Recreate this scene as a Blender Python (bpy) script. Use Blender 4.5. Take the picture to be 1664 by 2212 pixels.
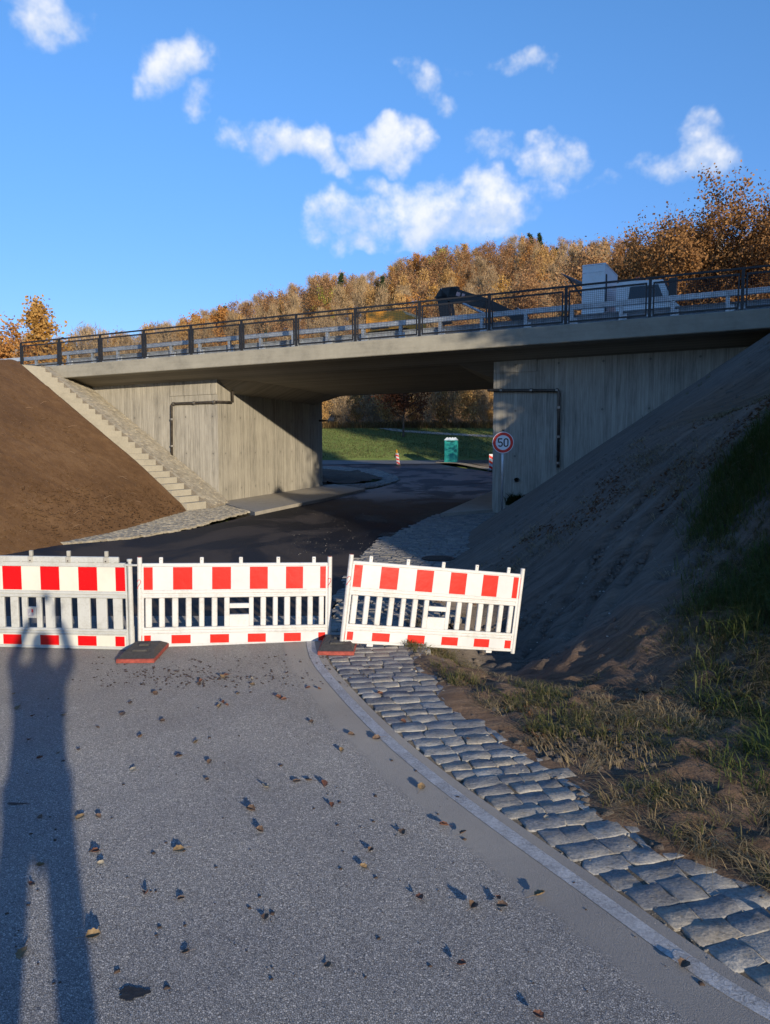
import bpy, bmesh, math, random
import numpy as np
from mathutils import Vector, Matrix, Euler

S = bpy.context.scene
for o in list(bpy.data.objects):
    bpy.data.objects.remove(o)
RND = random.Random(11)
NR = np.random.RandomState(7)
R = math.radians
PI = math.pi

# ------------------------------------------------------------------ camera
F = 1662.0            # focal length in units of a 1664 x 2212 picture
PITCH = R(5.2)
EYE = 2.2
cam_d = bpy.data.cameras.new('camera')
cam = bpy.data.objects.new('camera', cam_d)
S.collection.objects.link(cam)
cam.location = (0, 0, EYE)
cam.rotation_euler = (R(90) - PITCH, 0, 0)
cam_d.sensor_fit = 'VERTICAL'
cam_d.sensor_height = 24.0
cam_d.lens = 24.0 * F / 2212.0
cam_d.clip_start = 0.02
cam_d.clip_end = 3000
S.camera = cam

# ------------------------------------------------------------------ sun, sky, exposure
SUN_EL = R(10.3)
SUN_T = 0.445         # shadows run left of the view axis by this tangent
sd = Vector((-SUN_T, 1, 0)).normalized()          # horizontal travel of the light
sun_dir = Vector((sd.x * math.cos(SUN_EL), sd.y * math.cos(SUN_EL), -math.sin(SUN_EL)))
sl = bpy.data.lights.new('sun', 'SUN')
sun = bpy.data.objects.new('sun', sl)
S.collection.objects.link(sun)
sun.rotation_euler = sun_dir.to_track_quat('-Z', 'Y').to_euler()
sl.energy = 3.8
sl.angle = R(0.55)
sl.color = (1.0, 0.86, 0.66)
S.view_settings.view_transform = 'Standard'
S.view_settings.look = 'None'
S.view_settings.exposure = 0.66
S.view_settings.gamma = 1
S.view_settings.use_curve_mapping = False
S.cycles.max_bounces = 5
S.cycles.diffuse_bounces = 3
S.cycles.glossy_bounces = 2
S.cycles.transmission_bounces = 3
S.cycles.caustics_reflective = False
S.cycles.caustics_refractive = False

W = bpy.data.worlds.new('World')
S.world = W
W.use_nodes = True
wn, wl = W.node_tree.nodes, W.node_tree.links
for n in list(wn):
    wn.remove(n)


def N(nodes, t, **kw):
    n = nodes.new(t)
    for k, v in kw.items():
        if k.startswith('i_'):
            n.inputs[k[2:].replace('_', ' ')].default_value = v
        elif isinstance(k, str) and k[0] == '_':
            n.inputs[int(k[1:])].default_value = v
        else:
            setattr(n, k, v)
    return n


def mth(nodes, links, op, a, b=None, c=None, clamp=False):
    n = nodes.new('ShaderNodeMath')
    n.operation = op
    n.use_clamp = clamp
    for i, v in enumerate((a, b, c)):
        if v is None:
            continue
        if isinstance(v, (int, float)):
            n.inputs[i].default_value = v
        else:
            links.new(v, n.inputs[i])
    return n.outputs[0]


sky = N(wn, 'ShaderNodeTexSky')
sky.sky_type = 'NISHITA'
sky.sun_disc = False
sky.sun_elevation = SUN_EL
sx, sy = -sd.x, -sd.y
sky.sun_rotation = math.atan2(sx, sy)
sky.altitude = 200
sky.air_density = 1.0
sky.dust_density = 0.25
sky.ozone_density = 2.2
hs = N(wn, 'ShaderNodeHueSaturation')
hs.inputs['Saturation'].default_value = 1.16
wl.new(sky.outputs[0], hs.inputs['Color'])
skg = N(wn, 'ShaderNodeMix', data_type='RGBA', blend_type='MULTIPLY')
skg.inputs[0].default_value = 1.0
skg.inputs[7].default_value = (0.86, 0.93, 1.10, 1)
wl.new(hs.outputs[0], skg.inputs[6])
tc = N(wn, 'ShaderNodeTexCoord')
sep = N(wn, 'ShaderNodeSeparateXYZ')
wl.new(tc.outputs['Generated'], sep.inputs[0])
# the clear autumn sky stays blue down to the horizon
low = N(wn, 'ShaderNodeMapRange', interpolation_type='SMOOTHSTEP')
low.inputs[1].default_value = -0.05; low.inputs[2].default_value = 0.55
wl.new(sep.outputs[2], low.inputs[0])
lowc = N(wn, 'ShaderNodeMix', data_type='RGBA')
wl.new(low.outputs[0], lowc.inputs[0])
lowc.inputs[6].default_value = (0.46, 0.50, 0.74, 1)
lowc.inputs[7].default_value = (0.95, 1.0, 1.04, 1)
skm = N(wn, 'ShaderNodeMix', data_type='RGBA', blend_type='MULTIPLY')
skm.inputs[0].default_value = 1.0
wl.new(skg.outputs[2], skm.inputs[6]); wl.new(lowc.outputs[2], skm.inputs[7])
SKYC = skm.outputs[2]
m_ = lambda *a, **k: mth(wn, wl, *a, **k)
yy = m_('MAXIMUM', sep.outputs[1], 0.02)


def nz(scale, detail, rough, off):
    mp = N(wn, 'ShaderNodeMapping')
    mp.inputs['Location'].default_value = off
    wl.new(tc.outputs['Generated'], mp.inputs[0])
    n = N(wn, 'ShaderNodeTexNoise')
    n.inputs['Scale'].default_value = scale
    n.inputs['Detail'].default_value = detail
    n.inputs['Roughness'].default_value = rough
    wl.new(mp.outputs[0], n.inputs['Vector'])
    return m_('SUBTRACT', n.outputs[0], 0.5)


U = m_('DIVIDE', sep.outputs[0], yy)
V = m_('DIVIDE', sep.outputs[2], yy)
wn1 = N(wn, 'ShaderNodeTexNoise'); wn1.inputs['Scale'].default_value = 9.0; wn1.inputs['Detail'].default_value = 3.5; wn1.inputs['Roughness'].default_value = .6
wl.new(tc.outputs['Generated'], wn1.inputs['Vector'])
wc = N(wn, 'ShaderNodeSeparateColor'); wl.new(wn1.outputs['Color'], wc.inputs[0])
U = m_('MULTIPLY_ADD', wc.outputs[0], 0.17, m_('SUBTRACT', U, .085))
V = m_('MULTIPLY_ADD', wc.outputs[1], 0.13, m_('SUBTRACT', V, .065))
n2 = m_('SUBTRACT', wc.outputs[2], 0.5)
wn2 = N(wn, 'ShaderNodeTexNoise'); wn2.inputs['Scale'].default_value = 20.0; wn2.inputs['Detail'].default_value = 4.0; wn2.inputs['Roughness'].default_value = .62
wl.new(tc.outputs['Generated'], wn2.inputs['Vector'])
n1 = m_('SUBTRACT', wn2.outputs[0], 0.5)
UV = N(wn, 'ShaderNodeCombineXYZ')
wl.new(U, UV.inputs[0]); wl.new(V, UV.inputs[1])
# cumulus in the direction the camera looks: u, v, half width, half height, density
CL = [(375, 120, 88, 60, 1.0), (335, 165, 70, 38, .75), (425, 205, 55, 46, .72), (610, 305, 118, 52, 1.0), (690, 340, 60, 40, .8),
      (815, 308, 88, 36, .85), (870, 335, 60, 24, .6), (905, 185, 50, 40, .75), (945, 225, 42, 30, .6), (1135, 118, 80, 28, .45), (1000, 128, 45, 18, .42),
      (1205, 335, 72, 42, .92), (1470, 345, 120, 48, .85), (1500, 300, 55, 34, .75), (970, 450, 200, 60, 1.0), (760, 480, 110, 56, .9),
      (1090, 430, 110, 55, .85), (820, 395, 80, 26, .6), (115, 20, 90, 55, .8), (1050, 312, 60, 30, .5), (1300, 392, 55, 28, .5),
      (1180, 400, 80, 34, .65), (750, 535, 60, 24, .65),
      (-700, 260, 240, 60, .9), (2300, 200, 260, 80, .9), (-200, -500, 200, 90, .9), (1500, -400, 220, 90, .9)]
tot = None
shade = None
for (px, py, rx, ry, dn) in CL:
    # direction of the cloud centre
    cu = (px - 832) / F
    cv = (1106 - py) / F
    dy = math.cos(PITCH) + cv * math.sin(PITCH)
    dz = cv * math.cos(PITCH) - math.sin(PITCH)
    u0, v0 = cu / dy, dz / dy
    rx, ry = rx * 1.12 / F, ry * 1.18 / F
    va = N(wn, 'ShaderNodeVectorMath', operation='MULTIPLY_ADD')
    wl.new(UV.outputs[0], va.inputs[0]); va.inputs[1].default_value = (1 / rx, 1 / ry, 0); va.inputs[2].default_value = (-u0 / rx, -v0 / ry, 0)
    dt = N(wn, 'ShaderNodeVectorMath', operation='DOT_PRODUCT')
    wl.new(va.outputs[0], dt.inputs[0]); wl.new(va.outputs[0], dt.inputs[1])
    e = m_('MULTIPLY_ADD', dt.outputs['Value'], -dn, dn)
    e0 = m_('MAXIMUM', e, 0.0)
    scv = N(wn, 'ShaderNodeVectorMath', operation='MULTIPLY_ADD')
    wl.new(va.outputs[0], scv.inputs[0])
    cb_ = N(wn, 'ShaderNodeCombineXYZ')
    wl.new(e0, cb_.inputs[1]); wl.new(cb_.outputs[0], scv.inputs[1])
    if tot is None:
        tot = e
    else:
        wl.new(shade, scv.inputs[2])
        sm = wn.new('ShaderNodeMath'); sm.operation = 'SMOOTH_MAX'
        wl.new(tot, sm.inputs[0]); wl.new(e, sm.inputs[1]); sm.inputs[2].default_value = 0.25
        tot = sm.outputs[0]
    shade = scv.outputs[0]
ss_ = N(wn, 'ShaderNodeSeparateXYZ'); wl.new(shade, ss_.inputs[0])
shade = ss_.outputs[1]
tot = m_('MAXIMUM', tot, -1.0)
noise_sum = m_('ADD', m_('MULTIPLY', n1, 2.3), m_('MULTIPLY', n2, 1.4))
dens = m_('ADD', tot, noise_sum)
front = m_('GREATER_THAN', sep.outputs[1], 0.03)
mr = N(wn, 'ShaderNodeMapRange', interpolation_type='SMOOTHSTEP')
mr.inputs[1].default_value = 0.0
mr.inputs[2].default_value = 1.15
mr.inputs[3].default_value = 0.0
mr.inputs[4].default_value = 0.84
wl.new(dens, mr.inputs[0])
mask = m_('MULTIPLY', mr.outputs[0], front)
lit = m_('ADD', m_('MULTIPLY', shade, 1.5), m_('ADD', 0.48, m_('MULTIPLY', n1, 2.2)), clamp=True)
cc = N(wn, 'ShaderNodeMix', data_type='RGBA')
cc.inputs[6].default_value = (2.9, 3.3, 4.0, 1)
cc.inputs[7].default_value = (4.6, 4.55, 4.5, 1)
wl.new(lit, cc.inputs[0])
cm = N(wn, 'ShaderNodeMix', data_type='RGBA')
wl.new(mask, cm.inputs[0])
wl.new(SKYC, cm.inputs[6])
wl.new(cc.outputs[2], cm.inputs[7])
bg = N(wn, 'ShaderNodeBackground')
bg.inputs[1].default_value = 0.15
wl.new(cm.outputs[2], bg.inputs[0])
wo = N(wn, 'ShaderNodeOutputWorld')
wl.new(bg.outputs[0], wo.inputs[0])

# ------------------------------------------------------------------ helpers: frames of reference
DX, DY = 0.892, -0.452      # along the bridge, to the right (and nearer)
NX, NY = 0.452, 0.892       # across the bridge, away from the camera


def PQ(p, q, z=0.0):
    return Vector((p * DX + q * NX, p * DY + q * NY, z))


def toPQ(x, y):
    return x * DX + y * DY, x * NX + y * NY


def ray(px, py):
    cu, cv = (px - 832) / F, (1106 - py) / F
    return Vector((cu, math.cos(PITCH) + cv * math.sin(PITCH), cv * math.cos(PITCH) - math.sin(PITCH)))


def gp(px, py, z=0.0):
    """ground point where the line of sight meets height z (number or function)"""
    d = ray(px, py)
    zz = z(0, 10) if callable(z) else z
    for _ in range(25):
        t = (EYE - zz) / max(-d.z, 1e-4)
        t = min(t, 400)
        x, y = d.x * t, d.y * t
        if not callable(z):
            break
        zz = 0.5 * zz + 0.5 * z(x, y)
    return Vector((x, y, z(x, y) if callable(z) else z))


def at(px, py, Y):
    d = ray(px, py)
    t = Y / d.y
    return Vector((d.x * t, Y, EYE + d.z * t))


def gph(px, py, H):
    """first point where the line of sight meets the surface H, also above eye level"""
    d = ray(px, py)
    t = 5.0
    while t < 300:
        if EYE + d.z * t < float(H(d.x * t, d.y * t)):
            break
        t += .1
    x, y = d.x * t, d.y * t
    return Vector((x, y, float(H(x, y))))


def on_q(px, py, q):
    """point of the vertical plane q = const (parallel to the bridge)"""
    d = ray(px, py)
    t = q / (d.x * NX + d.y * NY)
    return Vector((d.x * t, d.y * t, EYE + d.z * t))


def sm(a, b, x):
    t = np.clip((x - a) / (b - a), 0, 1)
    return t * t * (3 - 2 * t)


_P = np.random.RandomState(3).rand(256, 256)


def vnoise(x, y, seed=0):
    x = np.asarray(x, float) + seed * 17.3
    y = np.asarray(y, float) + seed * 9.1
    xi, yi = np.floor(x).astype(int), np.floor(y).astype(int)
    fx, fy = x - xi, y - yi
    fx = fx * fx * (3 - 2 * fx)
    fy = fy * fy * (3 - 2 * fy)
    g = lambda i, j: _P[i % 256, j % 256]
    return ((g(xi, yi) * (1 - fx) + g(xi + 1, yi) * fx) * (1 - fy) + (g(xi, yi + 1) * (1 - fx) + g(xi + 1, yi + 1) * fx) * fy) - 0.5


def fbm(x, y, oct=4, seed=0):
    s, a = 0, 1
    for k in range(oct):
        s = s + a * vnoise(np.asarray(x) * 2 ** k, np.asarray(y) * 2 ** k, seed + k)
        a *= 0.5
    return s


# ------------------------------------------------------------------ helpers: objects
def link(o):
    S.collection.objects.link(o)
    return o


def tag(o, label=None, cat=None, group=None, kind=None):
    if label: o['label'] = label
    if cat: o['category'] = cat
    if group: o['group'] = group
    if kind: o['kind'] = kind
    return o


def thing(name, label, cat, loc=(0, 0, 0), group=None, rot=None):
    o = bpy.data.objects.new(name, None)
    o.empty_display_size = 0.2
    o.location = loc
    if rot is not None:
        o.rotation_euler = rot
    link(o)
    return tag(o, label, cat, group)


class MB:
    def __init__(s):
        s.v = []
        s.f = []
        s.m = []

    def add(s, vs, fs, mi=0):
        k = len(s.v)
        s.v += [tuple(v) for v in vs]
        s.f += [tuple(i + k for i in f) for f in fs]
        s.m += [mi] * len(fs)
        return s

    def hexa(s, c, mi=0):
        """8 corners: bottom 4 counter-clockwise, top 4"""
        return s.add(c, [(3, 2, 1, 0), (4, 5, 6, 7), (0, 1, 5, 4), (1, 2, 6, 5), (2, 3, 7, 6), (3, 0, 4, 7)], mi)

    def box(s, x0, x1, y0, y1, z0, z1, mi=0, b=0.0):
        if b <= 0:
            return s.hexa([(x0, y0, z0), (x1, y0, z0), (x1, y1, z0), (x0, y1, z0), (x0, y0, z1), (x1, y0, z1), (x1, y1, z1), (x0, y1, z1)], mi)
        # bevelled (chamfer on all edges)
        X, Y, Z = (x0, x1), (y0, y1), (z0, z1)
        bm = bmesh.new()
        bmesh.ops.create_cube(bm, size=1)
        for v in bm.verts:
            v.co = Vector((X[v.co.x > 0], Y[v.co.y > 0], Z[v.co.z > 0]))
        bmesh.ops.bevel(bm, geom=bm.edges[:], offset=b, segments=1, affect='EDGES')
        bm.verts.index_update()
        s.add([v.co.copy() for v in bm.verts], [[v.index for v in f.verts] for f in bm.faces], mi)
        bm.free()
        return s

    def pqbox(s, p0, p1, q0, q1, z0, z1, mi=0, zs=None):
        """box in the bridge frame; zs(p) adds the longitudinal slope"""
        g = zs or (lambda p: 0)
        c = []
        for zz in (z0, z1):
            for (p, q) in ((p0, q0), (p1, q0), (p1, q1), (p0, q1)):
                c.append(PQ(p, q, zz + g(p)))
        return s.hexa(c, mi)

    def tube(s, pts, r, n=8, mi=0, caps=True):
        pts = [Vector(p) for p in pts]
        rs = r if isinstance(r, (list, tuple)) else [r] * len(pts)
        vs, fs = [], []
        up = None
        for i, p in enumerate(pts):
            if i == 0: t = pts[1] - p
            elif i == len(pts) - 1: t = p - pts[i - 1]
            else: t = (pts[i + 1] - p).normalized() + (p - pts[i - 1]).normalized()
            t.normalize()
            if up is None:
                a = Vector((0, 0, 1)) if abs(t.z) < 0.9 else Vector((1, 0, 0))
                up = (a - t * a.dot(t)).normalized()
            else:
                up = (up - t * up.dot(t)).normalized()
            w = t.cross(up)
            for k in range(n):
                an = 2 * PI * k / n
                vs.append(p + (up * math.cos(an) + w * math.sin(an)) * rs[i])
        for i in range(len(pts) - 1):
            for k in range(n):
                fs.append((i * n + k, i * n + (k + 1) % n, (i + 1) * n + (k + 1) % n, (i + 1) * n + k))
        if caps:
            fs.append(tuple(range(n))[::-1])
            fs.append(tuple((len(pts) - 1) * n + k for k in range(n)))
        return s.add(vs, fs, mi)

    def grid(s, rows, mi=0):
        nr, nc = len(rows), len(rows[0])
        vs = [p for r_ in rows for p in r_]
        fs = [(i * nc + j, i * nc + j + 1, (i + 1) * nc + j + 1, (i + 1) * nc + j) for i in range(nr - 1) for j in range(nc - 1)]
        return s.add(vs, fs, mi)

    def prism(s, poly, y0, y1, mi=0):
        """polygon in xz (counter-clockwise seen from -y) extruded along y"""
        n = len(poly)
        vs = [(x, y0, z) for x, z in poly] + [(x, y1, z) for x, z in poly]
        fs = [tuple(range(n)), tuple(range(2 * n - 1, n - 1, -1))]
        fs += [(i, i + n, (i + 1) % n + n, (i + 1) % n) for i in range(n)]
        return s.add(vs, fs, mi)

    def build(s, name, mats, parent=None, world=True, smooth=False):
        me = bpy.data.meshes.new(name)
        off = Vector((0, 0, 0))
        if parent is not None and world:
            pr = parent
            while pr is not None:
                off += pr.location
                pr = pr.parent
        vs = [(v[0] - off.x, v[1] - off.y, v[2] - off.z) for v in s.v]
        me.from_pydata(vs, [], s.f)
        if not isinstance(mats, (list, tuple)): mats = [mats]
        for m in mats: me.materials.append(m)
        if len(mats) > 1:
            me.polygons.foreach_set('material_index', s.m)
        if smooth:
            me.polygons.foreach_set('use_smooth', [True] * len(me.polygons))
        me.update()
        o = link(bpy.data.objects.new(name, me))
        if parent is not None: o.parent = parent
        return o


def np_mesh(name, verts, faces, mats, smooth=False, mi=None):
    """fast mesh from arrays; faces (n, k)"""
    me = bpy.data.meshes.new(name)
    verts = np.asarray(verts, np.float32)
    faces = np.asarray(faces, np.int32)
    n, k = faces.shape
    me.vertices.add(len(verts))
    me.vertices.foreach_set('co', verts.ravel())
    me.loops.add(n * k)
    me.loops.foreach_set('vertex_index', faces.ravel())
    me.polygons.add(n)
    me.polygons.foreach_set('loop_start', np.arange(0, n * k, k, dtype=np.int32))
    if not isinstance(mats, (list, tuple)): mats = [mats]
    for m in mats: me.materials.append(m)
    if mi is not None: me.polygons.foreach_set('material_index', np.asarray(mi, np.int32))
    if smooth: me.polygons.foreach_set('use_smooth', np.ones(n, bool))
    me.update(calc_edges=True)
    me.validate()
    return me


def obj(name, me, parent=None):
    o = link(bpy.data.objects.new(name, me))
    if parent is not None: o.parent = parent
    return o


def copy_tree(o, parent=None):
    c = o.copy()
    link(c)
    c.parent = parent
    for ch in [k for k in ALLCH.get(o.name, [])]:
        copy_tree(ch, c)
    return c


ALLCH = {}


def note_children(o):
    """remember the children of a prototype so that copies are quick"""
    ALLCH[o.name] = [c for c in bpy.data.objects if c.parent == o]
    for c in ALLCH[o.name]:
        note_children(c)


# ------------------------------------------------------------------ materials
def newmat(name):
    m = bpy.data.materials.new(name)
    m.use_nodes = True
    nt = m.node_tree
    b = nt.nodes['Principled BSDF']
    return m, nt.nodes, nt.links, b


def ramp(nodes, links, fac, stops):
    r_ = nodes.new('ShaderNodeValToRGB')
    el = r_.color_ramp.elements
    while len(el) > 1: el.remove(el[-1])
    el[0].position = stops[0][0]
    el[0].color = (*stops[0][1], 1)
    for p, c in stops[1:]:
        e = el.new(p)
        e.color = (*c, 1)
    links.new(fac, r_.inputs[0])
    return r_.outputs[0]


def noise(nodes, links, vec, scale, detail=4, rough=.55, dist=0.0):
    n = nodes.new('ShaderNodeTexNoise')
    n.inputs['Scale'].default_value = scale
    n.inputs['Detail'].default_value = detail
    n.inputs['Roughness'].default_value = rough
    n.inputs['Distortion'].default_value = dist
    links.new(vec, n.inputs['Vector'])
    return n.outputs[0]


def wpos(nodes):
    return nodes.new('ShaderNodeNewGeometry').outputs['Position']


def mixc(nodes, links, fac, a, b, bt='MIX'):
    n = nodes.new('ShaderNodeMix')
    n.data_type = 'RGBA'
    n.blend_type = bt
    for s_, v in ((0, fac), (6, a), (7, b)):
        if isinstance(v, (int, float)): n.inputs[s_].default_value = v
        elif isinstance(v, tuple): n.inputs[s_].default_value = (*v, 1)
        else: links.new(v, n.inputs[s_])
    return n.outputs[2]


def bump(nodes, links, h, strength, dist, prev=None):
    b = nodes.new('ShaderNodeBump')
    b.inputs['Strength'].default_value = strength
    b.inputs['Distance'].default_value = dist
    links.new(h, b.inputs['Height'])
    if prev is not None: links.new(prev, b.inputs['Normal'])
    return b.outputs[0]


def simple(name, col, rough=.6, metal=0.0, var=0.15, scale=6.0, bmp=0.0, spec=.5, objc=False):
    m, n, l, b = newmat(name)
    v = n.new('ShaderNodeTexCoord').outputs['Object'] if objc else wpos(n)
    f = noise(n, l, v, scale, 5, .6)
    d = tuple(c * (1 - var) for c in col)
    u_ = tuple(min(1, c * (1 + var)) for c in col)
    l.new(ramp(n, l, f, [(.3, d), (.7, u_)]), b.inputs['Base Color'])
    b.inputs['Roughness'].default_value = rough
    b.inputs['Metallic'].default_value = metal
    b.inputs['Specular IOR Level'].default_value = spec
    if bmp: l.new(bump(n, l, f, bmp, .01), b.inputs['Normal'])
    return m


def concrete_boards(name, dirx, diry, base=(.315, .293, .243), board=0.11):
    m, n, l, b = newmat(name)
    pos = wpos(n)
    dot = N(n, 'ShaderNodeVectorMath', operation='DOT_PRODUCT')
    l.new(pos, dot.inputs[0])
    dot.inputs[1].default_value = (dirx, diry, 0)
    h = dot.outputs['Value']
    sp = N(n, 'ShaderNodeSeparateXYZ'); l.new(pos, sp.inputs[0])
    M = lambda *a, **k: mth(n, l, *a, **k)
    hb = M('DIVIDE', h, board)
    fl = M('FLOOR', hb)
    fr = M('FRACT', hb)
    wn_ = N(n, 'ShaderNodeTexWhiteNoise', noise_dimensions='1D'); l.new(fl, wn_.inputs['W'])
    # stretched streaks
    cb = N(n, 'ShaderNodeCombineXYZ'); l.new(h, cb.inputs[0]); l.new(M('MULTIPLY', sp.outputs[2], 0.06), cb.inputs[2])
    st = noise(n, l, cb.outputs[0], 22, 6, .7)
    cb2 = N(n, 'ShaderNodeCombineXYZ'); l.new(h, cb2.inputs[0]); l.new(M('MULTIPLY', sp.outputs[2], 0.35), cb2.inputs[2])
    st2 = noise(n, l, cb2.outputs[0], 2.2, 5, .6)
    bl = noise(n, l, pos, .8, 4, .6)
    fac = M('ADD', M('MULTIPLY', M('SUBTRACT', st, .5), 1.55), M('ADD', M('MULTIPLY', M('SUBTRACT', wn_.outputs[0], .5), .26), M('ADD', M('MULTIPLY', st2, .5), M('MULTIPLY', bl, .5))))
    c = ramp(n, l, fac, [(.05, tuple(x * .45 for x in base)), (.45, base), (.85, tuple(x * 1.4 for x in base))])
    edge = M('LESS_THAN', M('MINIMUM', fr, M('SUBTRACT', 1.0, fr)), .05)
    c = mixc(n, l, M('MULTIPLY', edge, .22), c, (.1, .09, .07))
    # formwork tie holes / blow holes
    gx = M('MULTIPLY', M('SUBTRACT', M('FRACT', M('DIVIDE', h, 1.27)), .5), 1.27)
    gz = M('MULTIPLY', M('SUBTRACT', M('FRACT', M('DIVIDE', M('ADD', sp.outputs[2], .25), 1.35)), .5), 1.35)
    r2 = M('ADD', M('MULTIPLY', gx, gx), M('MULTIPLY', gz, gz))
    hole = M('LESS_THAN', r2, .0011)
    c = mixc(n, l, M('MULTIPLY', hole, .6), c, (.07, .065, .055))
    halo = N(n, 'ShaderNodeMapRange', interpolation_type='SMOOTHSTEP'); halo.inputs[1].default_value = .02; halo.inputs[2].default_value = .0; halo.inputs[4].default_value = .16; l.new(r2, halo.inputs[0])
    c = mixc(n, l, halo.outputs[0], c, (.12, .11, .09))
    jt = M('LESS_THAN', M('ABSOLUTE', M('SUBTRACT', M('FRACT', M('DIVIDE', h, 2.54)), .5)), .0035)
    c = mixc(n, l, M('MULTIPLY', jt, .45), c, (.09, .085, .07))
    l.new(c, b.inputs['Base Color'])
    b.inputs['Roughness'].default_value = .82
    hh = M('ADD', M('MULTIPLY', wn_.outputs[0], .5), M('ADD', M('MULTIPLY', edge, -.6), M('MULTIPLY', st, .6)))
    l.new(bump(n, l, hh, .5, .008), b.inputs['Normal'])
    return m


def concrete_smooth(name, base, grainx=0.0, sc=1.0, contrast=1.0, dirx=None):
    m, n, l, b = newmat(name)
    pos = wpos(n)
    M = lambda *a, **k: mth(n, l, *a, **k)
    a1 = noise(n, l, pos, 1.1 * sc, 5, .62)
    a2 = noise(n, l, pos, 9 * sc, 6, .7)
    if dirx:
        sp = N(n, 'ShaderNodeSeparateXYZ'); l.new(pos, sp.inputs[0])
        dot = N(n, 'ShaderNodeVectorMath', operation='DOT_PRODUCT'); l.new(pos, dot.inputs[0]); dot.inputs[1].default_value = (dirx[0], dirx[1], 0)
        cb = N(n, 'ShaderNodeCombineXYZ'); l.new(M('MULTIPLY', dot.outputs['Value'], .1), cb.inputs[0]); l.new(sp.outputs[2], cb.inputs[2])
        a3 = noise(n, l, cb.outputs[0], 9, 6, .7)
        a2 = M('ADD', M('MULTIPLY', a2, .4), M('MULTIPLY', a3, .6))
    f = M('ADD', M('MULTIPLY', a1, .5), M('MULTIPLY', a2, .5))
    c = ramp(n, l, f, [(.28, tuple(x * (1 - .45 * contrast) for x in base)), (.5, base), (.72, tuple(x * (1 + .3 * contrast) for x in base))])
    l.new(c, b.inputs['Base Color'])
    b.inputs['Roughness'].default_value = .85
    l.new(bump(n, l, a2, .35, .01), b.inputs['Normal'])
    return m


def soil_mat(name, dark, mid, light, sc=1.0, bstr=1.0, dirt=0.0, gravel=True, streak=False, warm=False):
    m, n, l, b = newmat(name)
    pos = wpos(n)
    M = lambda *a, **k: mth(n, l, *a, **k)
    big = noise(n, l, pos, .45 * sc, 4, .6)
    med = noise(n, l, pos, 4 * sc, 6, .68, .4)
    fin = noise(n, l, pos, 42 * sc, 4, .75)
    f = M('ADD', M('MULTIPLY', big, .42), M('ADD', M('MULTIPLY', med, .36), M('MULTIPLY', fin, .22)))
    if streak:
        # rake and rain marks down the slope
        mp = N(n, 'ShaderNodeMapping'); mp.inputs['Rotation'].default_value = (0, 0, R(26.9)); mp.inputs['Scale'].default_value = (.55, 6.5, .55)
        l.new(pos, mp.inputs[0])
        stv = noise(n, l, mp.outputs[0], 1.7, 6, .72, .8)
        f = M('ADD', M('MULTIPLY', f, .45), M('MULTIPLY', stv, .55))
    c = ramp(n, l, f, [(.32, dark), (.5, mid), (.68, light)])
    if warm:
        # brown soil at the verge; sunlit warmth painted into the patch high on the bank
        at_ = N(n, 'ShaderNodeAttribute', attribute_name='topsoil_and_sun')
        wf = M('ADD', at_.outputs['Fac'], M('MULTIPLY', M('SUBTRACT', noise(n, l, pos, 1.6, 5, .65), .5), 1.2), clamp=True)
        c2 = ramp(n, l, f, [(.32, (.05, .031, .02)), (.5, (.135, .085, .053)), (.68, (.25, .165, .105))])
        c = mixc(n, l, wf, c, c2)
    if gravel:
        vo = N(n, 'ShaderNodeTexVoronoi'); vo.inputs['Scale'].default_value = 26; l.new(pos, vo.inputs['Vector'])
        gm = M('LESS_THAN', vo.outputs['Distance'], .13)
        pick = M('GREATER_THAN', noise(n, l, pos, 9, 3), .56)
        c = mixc(n, l, M('MULTIPLY', M('MULTIPLY', gm, pick), .75), c, (.3, .26, .2))
    l.new(c, b.inputs['Base Color'])
    b.inputs['Roughness'].default_value = .95
    b.inputs['Diffuse Roughness'].default_value = 1.0
    b.inputs['Specular IOR Level'].default_value = .25
    nn = bump(n, l, med, .8 * bstr, .03 if streak else .07)
    if streak: nn = bump(n, l, stv, .7, .025, nn)
    nn = bump(n, l, fin, .7 * bstr, .012, nn)
    l.new(nn, b.inputs['Normal'])
    return m


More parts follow.
